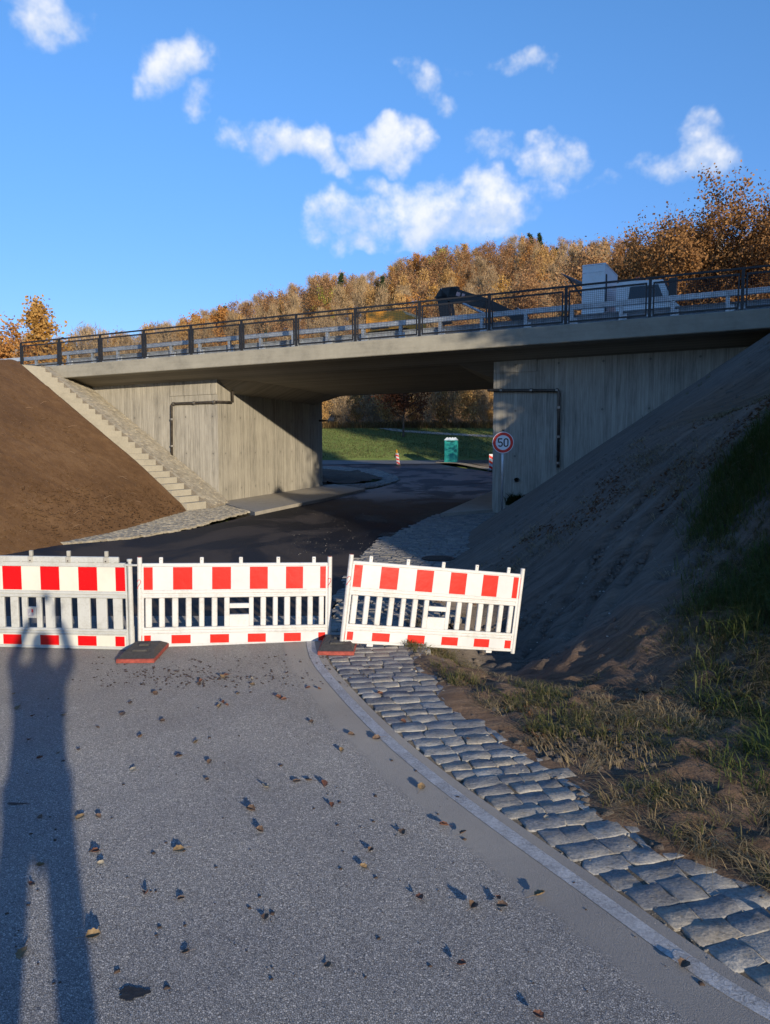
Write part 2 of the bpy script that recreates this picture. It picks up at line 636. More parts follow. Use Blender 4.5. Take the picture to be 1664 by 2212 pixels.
def asphalt_old():
    m, n, l, b = newmat('old_asphalt')
    pos = wpos(n)
    M = lambda *a, **k: mth(n, l, *a, **k)
    at_ = N(n, 'ShaderNodeAttribute', attribute_name='edge_distance')
    ed = at_.outputs['Fac']
    wob = M('MULTIPLY', M('SUBTRACT', noise(n, l, pos, 3, 4, .6), .5), .12)
    # 1 on the smoother strip laid beside the edge line
    strip = N(n, 'ShaderNodeMapRange', interpolation_type='SMOOTHSTEP')
    strip.inputs[1].default_value = .34; strip.inputs[2].default_value = .24
    strip.inputs[3].default_value = 0; strip.inputs[4].default_value = 1
    l.new(M('ADD', ed, wob), strip.inputs[0])
    sw = strip.outputs[0]
    vo = N(n, 'ShaderNodeTexVoronoi'); vo.inputs['Scale'].default_value = 115; l.new(pos, vo.inputs['Vector'])
    vc = N(n, 'ShaderNodeTexVoronoi'); vc.feature = 'DISTANCE_TO_EDGE'; vc.inputs['Scale'].default_value = 115; l.new(pos, vc.inputs['Vector'])
    bw = N(n, 'ShaderNodeSeparateColor'); l.new(vo.outputs['Color'], bw.inputs[0])
    chip = ramp(n, l, bw.outputs[0], [(0, (.24, .245, .252)), (.5, (.335, .338, .342)), (.86, (.43, .428, .42)), (1, (.58, .57, .55))])
    gap = N(n, 'ShaderNodeMapRange'); gap.inputs[1].default_value = 0; gap.inputs[2].default_value = .12; l.new(vc.outputs[0], gap.inputs[0])
    chip = mixc(n, l, gap.outputs[0], (.085, .088, .094), chip)
    big = noise(n, l, pos, .7, 5, .6)
    fine = noise(n, l, pos, 260, 3, .7)
    smooth = ramp(n, l, fine, [(.3, (.17, .17, .168)), (.55, (.245, .243, .238)), (.75, (.34, .335, .325))])
    c = mixc(n, l, sw, chip, smooth)
    c = mixc(n, l, 1.0, c, ramp(n, l, big, [(.3, (.78, .78, .8)), (.7, (1.12, 1.10, 1.06))]), 'MULTIPLY')
    # brown dirt tracked in from the site, further up the road
    sp = N(n, 'ShaderNodeSeparateXYZ'); l.new(pos, sp.inputs[0])
    far = N(n, 'ShaderNodeMapRange', interpolation_type='SMOOTHSTEP'); far.inputs[1].default_value = 4.0; far.inputs[2].default_value = 8.5
    l.new(M('ADD', sp.outputs[1], M('MULTIPLY', M('SUBTRACT', noise(n, l, pos, 1.1, 5, .65), .5), 5.0)), far.inputs[0])
    c = mixc(n, l, M('MULTIPLY', far.outputs[0], .5), c, (.17, .15, .125))
    # old oil stain and fine cracks
    stn = M('LESS_THAN', noise(n, l, pos, .9, 5, .6), .3)
    c = mixc(n, l, M('MULTIPLY', stn, .3), c, (.04, .04, .042))
    l.new(c, b.inputs['Base Color'])
    b.inputs['Roughness'].default_value = .72
    b.inputs['Diffuse Roughness'].default_value = 1.0
    b.inputs['Specular IOR Level'].default_value = .45
    hgt = M('ADD', M('MULTIPLY', gap.outputs[0], M('ADD', .45, M('MULTIPLY', bw.outputs[1], .9))), M('MULTIPLY', fine, .25))
    hgt = M('MULTIPLY', hgt, M('SUBTRACT', 1.0, M('MULTIPLY', sw, .75)))
    nn = bump(n, l, hgt, 1.0, .0045)
    nn = bump(n, l, noise(n, l, pos, 90, 4, .7), .5, .004, nn)
    l.new(nn, b.inputs['Normal'])
    return m


def asphalt_new():
    m, n, l, b = newmat('new_asphalt')
    pos = wpos(n)
    M = lambda *a, **k: mth(n, l, *a, **k)
    mp = N(n, 'ShaderNodeMapping'); mp.inputs['Rotation'].default_value = (0, 0, R(-14)); mp.inputs['Scale'].default_value = (.7, .32, 1); l.new(pos, mp.inputs[0])
    big = noise(n, l, mp.outputs[0], .62, 6, .62, .5)
    fin = noise(n, l, pos, 130, 3, .7)
    wet = N(n, 'ShaderNodeMapRange', interpolation_type='SMOOTHSTEP'); wet.inputs[1].default_value = .56; wet.inputs[2].default_value = .46; l.new(big, wet.inputs[0])
    sp = N(n, 'ShaderNodeSeparateXYZ'); l.new(pos, sp.inputs[0])
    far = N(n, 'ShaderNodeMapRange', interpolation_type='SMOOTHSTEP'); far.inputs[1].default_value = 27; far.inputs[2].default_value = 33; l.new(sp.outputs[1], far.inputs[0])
    dry = ramp(n, l, M('ADD', M('MULTIPLY', big, .6), M('MULTIPLY', fin, .4)), [(.35, (.040, .030, .024)), (.62, (.085, .063, .048))])
    c = mixc(n, l, wet.outputs[0], dry, (.011, .0105, .013))
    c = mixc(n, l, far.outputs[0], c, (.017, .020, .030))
    l.new(c, b.inputs['Base Color'])
    ro = M('SUBTRACT', .86, M('MULTIPLY', wet.outputs[0], .22))
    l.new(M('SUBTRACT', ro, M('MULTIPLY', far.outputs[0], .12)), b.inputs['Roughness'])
    b.inputs['Specular IOR Level'].default_value = .22
    l.new(bump(n, l, fin, .6, .004), b.inputs['Normal'])
    return m


def line_paint():
    m, n, l, b = newmat('worn_line_paint')
    pos = wpos(n)
    M = lambda *a, **k: mth(n, l, *a, **k)
    w1 = noise(n, l, pos, 70, 5, .75)
    w2 = noise(n, l, pos, 7, 4, .6)
    ck = N(n, 'ShaderNodeTexVoronoi'); ck.feature = 'DISTANCE_TO_EDGE'; ck.inputs['Scale'].default_value = 26; 
    ds = N(n, 'ShaderNodeTexNoise'); ds.inputs['Scale'].default_value = 14; l.new(pos, ds.inputs['Vector'])
    ad = N(n, 'ShaderNodeVectorMath', operation='MULTIPLY_ADD'); l.new(ds.outputs['Color'], ad.inputs[0]); ad.inputs[1].default_value = (.12, .12, .12); l.new(pos, ad.inputs[2])
    l.new(ad.outputs[0], ck.inputs['Vector'])
    crack = M('MULTIPLY', M('LESS_THAN', ck.outputs[0], .035), M('GREATER_THAN', noise(n, l, pos, 2.5, 3), .48))
    f = M('ADD', M('MULTIPLY', w1, .65), M('MULTIPLY', w2, .35))
    c = ramp(n, l, f, [(.38, (.25, .245, .24)), (.50, (.40, .395, .385)), (.66, (.60, .60, .59))])
    c = mixc(n, l, M('MULTIPLY', crack, .45), c, (.10, .098, .09))
    l.new(c, b.inputs['Base Color'])
    b.inputs['Roughness'].default_value = .7
    l.new(bump(n, l, M('SUBTRACT', w1, M('MULTIPLY', crack, .6)), .7, .004), b.inputs['Normal'])
    return m


def stone_mat(name, cols, var_obj=True, sc=1.0):
    m, n, l, b = newmat(name)
    pos = wpos(n)
    M = lambda *a, **k: mth(n, l, *a, **k)
    oi = N(n, 'ShaderNodeObjectInfo')
    ge = N(n, 'ShaderNodeNewGeometry')
    rnd = oi.outputs['Random'] if var_obj else ge.outputs['Random Per Island']
    c = ramp(n, l, rnd, [(i / (len(cols) - 1), c_) for i, c_ in enumerate(cols)])
    g = noise(n, l, pos, 60 * sc, 5, .72)
    g2 = noise(n, l, pos, 7 * sc, 4, .6)
    f = ramp(n, l, M('ADD', M('MULTIPLY', g, .6), M('MULTIPLY', g2, .4)), [(.34, (.5, .5, .5)), (.5, (1, 1, 1)), (.66, (1.6, 1.52, 1.38))])
    c = mixc(n, l, 1.0, c, f, 'MULTIPLY')
    dst = N(n, 'ShaderNodeMapRange', interpolation_type='SMOOTHSTEP'); dst.inputs[1].default_value = .5; dst.inputs[2].default_value = .68; dst.inputs[4].default_value = .6; l.new(noise(n, l, pos, 11 * sc, 5, .7), dst.inputs[0])
    c = mixc(n, l, dst.outputs[0], c, (.24, .205, .15))
    l.new(c, b.inputs['Base Color'])
    b.inputs['Roughness'].default_value = .8
    b.inputs['Specular IOR Level'].default_value = .3
    nn = bump(n, l, g2, .9, .02)
    nn = bump(n, l, g, .6, .005, nn)
    l.new(nn, b.inputs['Normal'])
    return m


def plastic(name, col, rough=.42, dirt=.25, spec=.5):
    m, n, l, b = newmat(name)
    v = n.new('ShaderNodeTexCoord').outputs['Object']
    f = noise(n, l, v, 3, 7, .75)
    f2 = noise(n, l, v, 40, 3, .7)
    M = lambda *a, **k: mth(n, l, *a, **k)
    g = M('ADD', M('MULTIPLY', f, .7), M('MULTIPLY', f2, .3))
    c = ramp(n, l, g, [(.3, tuple(x * (1 - dirt) * k for x, k in zip(col, (1, .96, .88)))), (.52, col)])
    l.new(c, b.inputs['Base Color'])
    b.inputs['Roughness'].default_value = rough
    b.inputs['Specular IOR Level'].default_value = spec
    l.new(bump(n, l, f, .12, .01), b.inputs['Normal'])
    return m


def sheeting(name, col):
    """retroreflective film: diffuse with a slight honeycomb and scuffs"""
    m, n, l, b = newmat(name)
    v = n.new('ShaderNodeTexCoord').outputs['Object']
    M = lambda *a, **k: mth(n, l, *a, **k)
    f = noise(n, l, v, 3.0, 5, .65)
    sc = noise(n, l, v, 60, 2, .8)
    c = ramp(n, l, f, [(.3, tuple(x * .88 for x in col)), (.6, col)])
    scr = M('MULTIPLY', M('GREATER_THAN', sc, .68), .25)
    c = mixc(n, l, scr, c, tuple(min(1, x * .7 + .12) for x in col))
    l.new(c, b.inputs['Base Color'])
    b.inputs['Roughness'].default_value = .3
    b.inputs['Coat Weight'].default_value = .3
    b.inputs['Coat Roughness'].default_value = .2
    l.new(bump(n, l, noise(n, l, v, 9, 3, .6), .12, .02), b.inputs['Normal'])
    return m


def leaf_mat(name, cols, trans=.35, rough=.7):
    m, n, l, b = newmat(name)
    ge = N(n, 'ShaderNodeNewGeometry')
    oi = N(n, 'ShaderNodeObjectInfo')
    M = lambda *a, **k: mth(n, l, *a, **k)
    pn = noise(n, l, ge.outputs['Position'], .35, 3, .6)
    f = M('ADD', M('MULTIPLY', ge.outputs['Random Per Island'], .6), M('ADD', M('MULTIPLY', oi.outputs['Random'], .25), M('MULTIPLY', M('SUBTRACT', pn, .35), .5)), clamp=True)
    c = ramp(n, l, f, [(i / (len(cols) - 1), c_) for i, c_ in enumerate(cols)])
    l.new(c, b.inputs['Base Color'])
    b.inputs['Roughness'].default_value = rough
    b.inputs['Specular IOR Level'].default_value = .2
    tr = N(n, 'ShaderNodeBsdfTranslucent'); l.new(c, tr.inputs[0])
    mx = N(n, 'ShaderNodeMixShader'); mx.inputs[0].default_value = trans
    l.new(b.outputs[0], mx.inputs[1]); l.new(tr.outputs[0], mx.inputs[2])
    out = n['Material Output']
    l.new(mx.outputs[0], out.inputs[0])
    return m


M_WALLN = concrete_boards('board_marked_concrete', DX, DY)
M_WALLR = concrete_boards('board_marked_concrete_roadside', .272, .962)
M_BEAM = concrete_smooth('beam_concrete', (.30, .28, .225), dirx=(DX, DY))
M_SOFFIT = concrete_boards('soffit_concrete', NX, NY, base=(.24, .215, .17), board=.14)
M_SLAB = concrete_smooth('slab_concrete', (.34, .31, .26), sc=2.5, contrast=.7)
M_STEP = concrete_smooth('step_concrete', (.36, .33, .26), sc=2.0, contrast=.6)
M_SOILL = soil_mat('left_slope_soil', (.045, .024, .011), (.084, .046, .021), (.135, .08, .04), sc=.9)
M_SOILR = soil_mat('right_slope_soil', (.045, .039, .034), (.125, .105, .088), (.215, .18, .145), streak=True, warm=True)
M_GROUND = soil_mat('field_grass', (.045, .07, .016), (.08, .11, .026), (.13, .14, .045), sc=.7, gravel=False)
M_FOREST = soil_mat('forest_floor', (.05, .03, .015), (.10, .06, .03), (.15, .10, .05), sc=.3, gravel=False)
M_DIRT = soil_mat('dirt', (.03, .025, .02), (.07, .055, .042), (.13, .10, .075))
M_OLD = asphalt_old()
M_NEW = asphalt_new()
M_FARROAD = concrete_smooth('far_road_asphalt', (.115, .118, .12), sc=.6, contrast=.6)
M_LINE = line_paint()
M_COBBLE = stone_mat('granite_cobble', [(.16, .16, .162), (.25, .247, .24), (.195, .195, .193), (.32, .31, .285), (.28, .255, .215), (.18, .185, .195), (.38, .365, .33)])
M_SETT = stone_mat('granite_sett', [(.13, .13, .13), (.20, .19, .175), (.16, .16, .165), (.25, .235, .21), (.19, .18, .16)], False)
M_SETTW = stone_mat('slope_sett', [(.27, .24, .185), (.34, .305, .24), (.30, .27, .21), (.38, .345, .27), (.29, .265, .21)], False)
M_SETTO = stone_mat('slope_sett_stone', [(.27, .24, .185), (.34, .305, .24), (.30, .27, .21), (.38, .345, .27), (.29, .265, .21)], True)
M_JOINT = soil_mat('joint_grit', (.08, .068, .05), (.17, .145, .11), (.26, .225, .17), sc=3)
M_MORTAR = soil_mat('joint_mortar', (.13, .11, .085), (.19, .165, .13), (.24, .21, .17), sc=3)
M_STEEL = simple('anthracite_steel', (.016, .016, .018), .5, .0, .2, 8)
M_GALV = simple('galvanised_steel', (.58, .62, .66), .42, .5, .25, 7, .1)
M_PIPE = simple('drain_pipe_metal', (.10, .085, .07), .4, .6, .4, 5)
M_PIPE2 = simple('pipe_clamp_metal', (.30, .28, .25), .4, .8, .2, 9)
M_WHITE = plastic('white_plastic', (.56, .56, .55), .45, .30)
M_GREYP = plastic('aged_grey_plastic', (.46, .47, .45), .5, .30)
M_RED = sheeting('red_reflective_sheeting', (.60, .012, .005))
M_REDB = sheeting('deep_red_reflective_sheeting', (.62, .004, .005))
M_WSHEET = sheeting('white_reflective_sheeting', (.56, .58, .585))
M_CREAM = sheeting('cream_reflective_sheeting', (.66, .64, .55))
M_RUBBER = simple('recycled_rubber', (.055, .052, .048), .85, 0, .35, 30, .5)
M_RUBRED = simple('red_base_plate_edge', (.26, .05, .035), .8, 0, .35, 25, .4)
M_REDPEN = simple('red_marker', (.5, .03, .03), .7)
M_BLACK = simple('black_paint', (.012, .012, .013), .35)
M_ZINC = simple('zinc_pole', (.50, .52, .53), .4, .6, .12, 5)
M_DARK = simple('dark_opening', (.01, .01, .01), .9)
M_TEAL = plastic('teal_polyethylene', (.012, .24, .22), .4, .05)
M_ROOFW = plastic('white_polyethylene', (.62, .68, .70), .4, .1)
M_GLASS, _n, _l, _b = newmat('vehicle_glass')
_b.inputs['Base Color'].default_value = (.02, .035, .05, 1); _b.inputs['Roughness'].default_value = .08
M_TRUCK = plastic('white_truck_paint', (.82, .86, .88), .32, .12)
M_ORANGE = plastic('orange_machine_paint', (.95, .40, .03), .4, .1)
M_IRON = simple('cast_iron', (.07, .065, .06), .55, .7, .3, 30, .3)
M_TYRE = simple('tyre_rubber', (.02, .02, .02), .85)
M_AMBER = plastic('amber_lamp', (.85, .38, .02), .25, .05)
M_BARK = simple('bark', (.085, .065, .048), .9, 0, .4, 5, .6)
M_BARKL = simple('pale_bark', (.22, .17, .11), .9, 0, .35, 5, .6)
M_SKIN = simple('skin', (.55, .34, .25), .55)
M_JACKET = simple('dark_jacket_cloth', (.03, .035, .045), .85, 0, .2, 20, .3)
M_JEANS = simple('jeans_cloth', (.03, .045, .08), .9, 0, .2, 20, .3)
M_HAIR = simple('brown_hair', (.04, .025, .015), .6)
M_OIL = simple('oil_stain', (.018, .018, .019), .75, 0, .4, 40, .4)

LF_RUST = leaf_mat('rust_leaves', [(0.195, 0.098, 0.045), (0.315, 0.165, 0.075), (0.420, 0.240, 0.112), (0.495, 0.315, 0.150)])
LF_OAK = leaf_mat('oak_leaves', [(.13, .066, .03), (.23, .118, .045), (.33, .17, .062), (.42, .225, .085), (.36, .15, .08)])
LF_GOLD = leaf_mat('golden_leaves', [(.38, .20, .055), (.50, .29, .08), (.60, .37, .12)])
LF_ORANGE = leaf_mat('orange_leaves', [(.36, .16, .045), (.48, .23, .065), (.56, .30, .095)])
LF_TWIG = leaf_mat('bare_twigs', [(.20, .14, .085), (.31, .22, .13), (.42, .30, .165), (.48, .35, .19)], .1)
LF_TAN = leaf_mat('tan_leaves', [(0.345, 0.210, 0.083), (0.510, 0.315, 0.120), (0.660, 0.435, 0.165)])
LF_YGREEN = leaf_mat('yellow_green_leaves', [(0.330, 0.360, 0.068), (0.510, 0.510, 0.090), (0.630, 0.570, 0.135)])
LF_PINE = leaf_mat('dark_needles', [(.018, .035, .016), (.03, .055, .022), (.05, .075, .03)], .1)
LF_DARKR = leaf_mat('dark_red_brown_leaves', [(.10, .035, .018), (.17, .06, .025), (.24, .09, .036)])
G_GREEN = leaf_mat('grass_blades', [(.05, .058, .02), (.075, .09, .026), (.12, .13, .04), (.20, .17, .08), (.27, .21, .11)], .3)
G_STRAW = leaf_mat('straw', [(.17, .12, .06), (.32, .24, .125), (.50, .39, .22)], .2)
G_WEED = leaf_mat('dry_weeds', [(.09, .055, .025), (.15, .09, .04), (.13, .12, .04)], .2)
G_LUSH = leaf_mat('lush_grass_blades', [(.04, .062, .018), (.07, .105, .027), (.115, .145, .04), (.20, .18, .075)], .3)
M_LEAFS = [simple('dry_leaf_brown', (.11, .07, .045), .7, 0, .4, 60, .4), simple('dry_leaf_ochre', (.20, .135, .065), .7, 0, .35, 60, .4),
           simple('dry_leaf_pale', (.30, .26, .19), .7, 0, .3, 60, .4), simple('dry_leaf_red', (.14, .06, .035), .7, 0, .35, 60, .4)]

# ------------------------------------------------------------------ heights
QW = 22.4                      # near face of the abutments
QF = 33.04                     # far face
WDX, WDY = .272, .962          # direction of the road under the bridge
PL0, PR0 = -18.18, -7.68
pL = lambda q: PL0 - .1955 * (q - QW)
pR = lambda q: PR0 - .1955 * (q - QW)
zs = lambda p: .012 * (p + 10.36)


def roadH(x, y):
    lat = x * .962 - y * .272
    c = np.clip(-.12 + (lat + 11.04) * .0242, -.14, .05) * sm(12, 22, y)
    return c + .0125 * np.maximum(0, y - 35)


def rH(x, y):
    return float(roadH(x, y))


LFQ = [-6, 1.7, 5.7, 10.1, 11.9, 18.9, 19.4, 22.4]
LFP = [-20, -14.5, -13.0, -13.65, -14.1, -16.65, -17.0, -18.18]
LBQ = [33.0, 36, 39, 43, 46, 50]
LBP = [-20.5, -21.3, -23.5, -27.5, -33, -48]


def HL(p, q):
    """left embankment: height and whether it exists"""
    f = np.interp(q, LFQ, LFP)
    g = np.interp(q, LBQ, LBP)
    front = q <= QW + .05
    d = np.where(front, f - p, g - p)
    sl = np.where(front, .634, .52)
    z = np.minimum(sl * d, 5.04 + zs(-26.0) * 0)
    mid = (q > QW + .05) & (q < 34.5)
    z = np.where(mid, np.where(p < pL(q) - .5, 4.95, -.6), z)
    d = np.where(mid, np.where(p < pL(q) - .3, 5, -5), d)
    return z, d


RFOOT = np.array([(12, -14), (8.44, -6.93), (5.55, -1.67), (3.66, .96), (2.04, 2.45), (.74, 3.63), (-.02, 4.1), (-.42, 4.27), (-.89, 4.64), (-1.5, 5.22),
                  (-2.67, 6.45), (-3.5, 7.4), (-4.3, 9.7), (-5.14, 12.4), (-5.3, 13.4), (-5.55, 14.6), (-6.27, 16.4), (-6.6, 17.4), (-6.97, 19.1), (-7.3, 21.2), (-7.35, 22.8)])


def sdist(px, py, poly):
    """signed distance to a polyline, positive on its right-hand side"""
    px = np.asarray(px, float); py = np.asarray(py, float)
    best = np.full(px.shape, 1e9); sg = np.ones(px.shape)
    for (ax, ay), (bx, by) in zip(poly[:-1], poly[1:]):
        ex, ey = bx - ax, by - ay
        t = np.clip(((px - ax) * ex + (py - ay) * ey) / (ex * ex + ey * ey), 0, 1)
        dx, dy = px - (ax + t * ex), py - (ay + t * ey)
        d = np.hypot(dx, dy)
        s_ = np.where(ex * dy - ey * dx < 0, 1.0, -1.0)
        m = d < best - 1e-9
        best = np.where(m, d, best); sg = np.where(m, s_, sg)
    return best * sg


def HR(p, q):
    d = sdist(p, q, RFOOT)
    dn = np.maximum(d, 0)
    far = .70 * (np.sqrt(dn * dn + .01) - .1)
    dip = -.43 * np.exp(-((d - 1.0) / .72) ** 2) * sm(0, .3, d) * sm(6.2, 8.0, q) * (1 - sm(11, 13, q))
    near = dip + .55 * np.maximum(0, dn - 1.9) + .36 * np.maximum(0, dn - 3.2) ** 2 + .02 * dn
    w = sm(8.6, 13.0, q)
    z = near * (1 - w) + far * w
    wx = p * DX + q * NX; wy = p * DY + q * NY
    cc_ = .914 * wx + .407 * wy
    cap = 1.3 + 2.95 * sm(5.3, 6.0, cc_) + (.55 * sm(6.2, 6.9, cc_) + .3 * sm(7.0, 7.9, cc_)) * (1 - sm(8.8, 9.8, cc_)) + sm(7, 12, q) * .97 - .75 * sm(9.4, 10.2, cc_) * (1 - sm(12.4, 13.2, cc_)) * (1 - sm(12, 16, q))  # unseen crest shaped along the sun lines: raised for shade, dipped for sun
    z = np.where(z > cap - .4, cap - .4 + .4 * (1 - np.exp(-(z - cap + .4) / .4)), z)
    bw = np.exp(-(((wx - 6.2) / 1.9) ** 2 + ((wy - 12.3) / 2.1) ** 2) ** 1.5)  # bench added to flatten the slope so it catches sun
    z = z * (1 - bw) + (2.75 + .25 * (wx - 6.3)) * bw
    mid = (q > QW + .02)
    z = np.where(mid, np.where(p > pR(q) + .4, 4.95, -.6), z)
    d = np.where(mid, np.where(p > pR(q) + .3, 5, -5), d)
    return z, d


SKYX = [-1500, -400, 0, 200, 350, 520, 600, 720, 850, 930, 1050, 1200, 1350, 1664, 2200, 3200]
SKYY = [760, 750, 745, 735, 700, 650, 625, 585, 558, 534, 520, 508, 512, 500, 470, 520]


def HG(x, y):
    """ground beyond the bridge and the wooded hill"""
    x = np.asarray(x, float); y = np.asarray(y, float)
    z = -.6 + .22 * sm(28, 40, y) + .12 * sm(68, 76, y) + .0125 * np.maximum(0, np.minimum(y, 78) - 35)
    yb = 75.5 - .02 * x
    z = z + .16 * sm(yb - 1.5, yb, y)
    z = z + .175 * np.clip(y - yb, 0, 19.5) + .03 * np.clip(y - 96, 0, 20)
    u = x / np.maximum(y, 1)
    zc = EYE + (955 - np.interp(832 + 1662 * u, SKYX, SKYY)) / 1662 * 240 - 18.5
    t = np.clip((y - 114) / 126, 0, 1)
    hill = (zc - 4.5) * (1 - (1 - t) ** 1.5)
    z = z + hill
    z = z + .5 * fbm(x / 30, y / 30, 3) * sm(95, 125, y) * 2
    return z


def gridmesh(name, X, Y, Z, keep, mat, kind='structure', attr=None, smooth=True):
    nr, nc = X.shape
    v = np.stack([X.ravel(), Y.ravel(), Z.ravel()], 1)
    i, j = np.meshgrid(np.arange(nr - 1), np.arange(nc - 1), indexing='ij')
    a = (i * nc + j).ravel()
    f = np.stack([a, a + 1, a + nc + 1, a + nc], 1)
    if keep is not None:
        k = keep.ravel()
        f = f[k[f].all(1)]
    used = np.zeros(len(v), bool); used[f.ravel()] = True
    idx = np.cumsum(used) - 1
    me = np_mesh(name, v[used], idx[f], mat, smooth=smooth)
    if attr is not None:
        at_ = me.attributes.new(attr[0], 'FLOAT', 'POINT')
        at_.data.foreach_set('value', attr[1].ravel()[used].astype(np.float32))
    o = obj(name, me)
    if kind: o['kind'] = kind
    return o


# ------------------------------------------------------------------ ground sheets
xs = np.concatenate([np.linspace(-900, -160, 12), np.linspace(-150, 170, 129), np.linspace(180, 900, 12)])
ys = np.concatenate([np.linspace(-400, -20, 8), np.linspace(-15, 72, 40), np.linspace(73, 100, 55), np.linspace(101, 270, 70), np.linspace(290, 1200, 10)])
X, Y = np.meshgrid(xs, ys)
gridmesh('ground', X, Y, HG(X, Y) + .06 * fbm(X / 2, Y / 2, 3, 5) * sm(76, 80, Y), None, M_GROUND)
gy = np.linspace(105, 270, 56); gx = np.linspace(-150, 190, 90)
X, Y = np.meshgrid(gx, gy)
gridmesh('wooded_hill', X, Y, HG(X, Y) + .12 + .5 * sm(0, 1, (Y - 108) / 4), None, M_FOREST)

# right embankment
ps = np.concatenate([np.linspace(-7.8, 3, 170), np.linspace(3.1, 16, 70), np.linspace(16.5, 90, 24)])
qs = np.concatenate([np.linspace(-16, 1.9, 45), np.linspace(2.0, 12.5, 190), np.linspace(12.57, 22.38, 110)])
Pg, Qg = np.meshgrid(ps, qs)
Zr, Dr = HR(Pg, Qg)
near = 1 - sm(8, 11.5, Qg)
amp = sm(-.05, .35, Dr)
# raked slope: shallow grooves running down the bank
groove = vnoise(Qg * 4.2 + .8 * vnoise(Pg * .7, Qg * .7, 4), Pg * .55, 8) * .016
clod = fbm(Pg * 3.2, Qg * 3.2, 4, 2) * .05 + np.maximum(0, vnoise(Pg * 9, Qg * 9, 6)) * .06
Wx = Pg * DX + Qg * NX; Wy = Pg * DY + Qg * NY
rr = np.hypot(Wx - 4.9, Wy - 7.2)
rut = sum(-.075 * np.exp(-((rr - r0 - .12 * vnoise(Wx, Wy, 9)) / .07) ** 2) + .04 * np.exp(-((rr - r0 - .16) / .07) ** 2) for r0 in (1.9, 2.25, 2.75, 3.1, 3.6))
rut = rut * (Wx < 3.9) * sm(8.0, 9.2, Wy) * (1 - sm(11.6, 12.6, Wy))
edge_spill = .035 * fbm(Pg * 2.3, Qg * 2.3, 3, 12)
Zr = Zr + amp * (groove * (1 - near) + clod * (.22 + near * 1.3) + rut + (.02 + .05 * near) * fbm(Pg * .5, Qg * .5, 3, 3)) + edge_spill * sm(.5, -.1, Dr) * (Dr > -.4)
Zr = np.where(Dr < 0, Zr + Dr * .11, Zr) + .014
TS = np.maximum(1.3 * np.exp(-(((Wx - 5.7) / 1.5) ** 2 + ((Wy - 12.5) / 2.6) ** 2) ** 1.3), sm(8.8, 7.6, Wy) * .8)  # verge soil, plus a patch coloured warm to stand for sunlight
gridmesh('right_embankment', Wx, Wy, Zr, (Dr > -.55), M_SOILR, 'structure', ('topsoil_and_sun', TS))


def zR_at(x, y):
    p, q = toPQ(x, y)
    z, d = HR(np.array([p]), np.array([q]))
    return float(z[0]) + .014


ps = np.concatenate([np.linspace(-9.9, 20, 30), np.linspace(22, 120, 10)])
qs = np.concatenate([np.linspace(22.5, 36, 20), np.linspace(37, 60, 12)])
Pg, Qg = np.meshgrid(ps, qs)
Z_ = np.clip(4.95 - .6 * np.maximum(0, Qg - 36), -.3, 9)
Z_ = np.minimum(Z_, np.where(Qg > 33.4, .6 * (Pg - pR(33.04)), 9))
gridmesh('right_road_embankment', Pg * DX + Qg * NX, Pg * DY + Qg * NY, Z_, (Pg > pR(Qg) + .2), M_DIRT)

# left embankment
ps = np.concatenate([np.linspace(-120, -31, 12), np.linspace(-30, -12.6, 190)])
qs = np.concatenate([np.linspace(-8, 3, 12), np.linspace(3.3, 22.36, 170)])
Pg, Qg = np.meshgrid(ps, qs)
Zl, Dl = HL(Pg, Qg)
cl = fbm(Pg * 2.6, Qg * 2.6, 4, 21) * .05 + np.maximum(0, vnoise(Pg * 7, Qg * 7, 22)) * .05 + .07 * fbm(Pg * .45, Qg * .45, 3, 23)
Zl = Zl + cl * sm(-.05, .4, Dl) * (1 - .8 * sm(19.1, 19.5, Qg))
Zl = np.where(Dl < 0, Zl * .3 - .02, Zl) + .13 * np.exp(-((Qg - 19.2) / .5) ** 2) * (Qg < 19.46) * sm(0, .4, Dl) - .10 * (Qg >= 19.46) + .012
# meet the road level at the foot
Zl = Zl + np.minimum(0, roadH(Pg * DX + Qg * NX, Pg * DY + Qg * NY)) * sm(2.5, 0, Dl)
gridmesh('left_embankment', Pg * DX + Qg * NX, Pg * DY + Qg * NY, Zl, (Dl > -.5), M_SOILL)
ps = np.concatenate([np.linspace(-150, -50, 12), np.linspace(-48, -18.6, 80)])
qs = np.concatenate([np.linspace(22.5, 32.9, 12), np.linspace(33.2, 52, 60)])
Pg, Qg = np.meshgrid(ps, qs)
Zl = np.where(Qg < 33.1, 4.9, np.minimum(4.9, .55 * (np.interp(Qg, LBQ, LBP) - Pg)))
Zl = np.minimum(Zl, 4.9 - .0 * Qg) + (.06 * fbm(Pg * 2, Qg * 2, 3, 25)) * (Qg > 33.1)
kp = np.where(Qg < 33.1, Pg < pL(Qg) - .3, (np.interp(Qg, LBQ, LBP) - Pg) > -.6)
gridmesh('left_road_embankment', Pg * DX + Qg * NX, Pg * DY + Qg * NY, Zl, kp, M_DIRT)


# ------------------------------------------------------------------ roads
def resample(pts, n):
    P = np.array([(p[0], p[1]) for p in pts], float)
    s = np.concatenate([[0], np.cumsum(np.hypot(*np.diff(P, axis=0).T))])
    t = np.linspace(0, s[-1], n)
    return np.stack([np.interp(t, s, P[:, 0]), np.interp(t, s, P[:, 1])], 1)


def smooth_line(pts, it=2):
    P = [np.array(p[:2], float) for p in pts]
    for _ in range(it):
        Q = [P[0]]
        for a, b in zip(P[:-1], P[1:]):
            Q += [a * .75 + b * .25, a * .25 + b * .75]
        Q.append(P[-1])
        P = Q
    return [(float(p[0]), float(p[1])) for p in P]


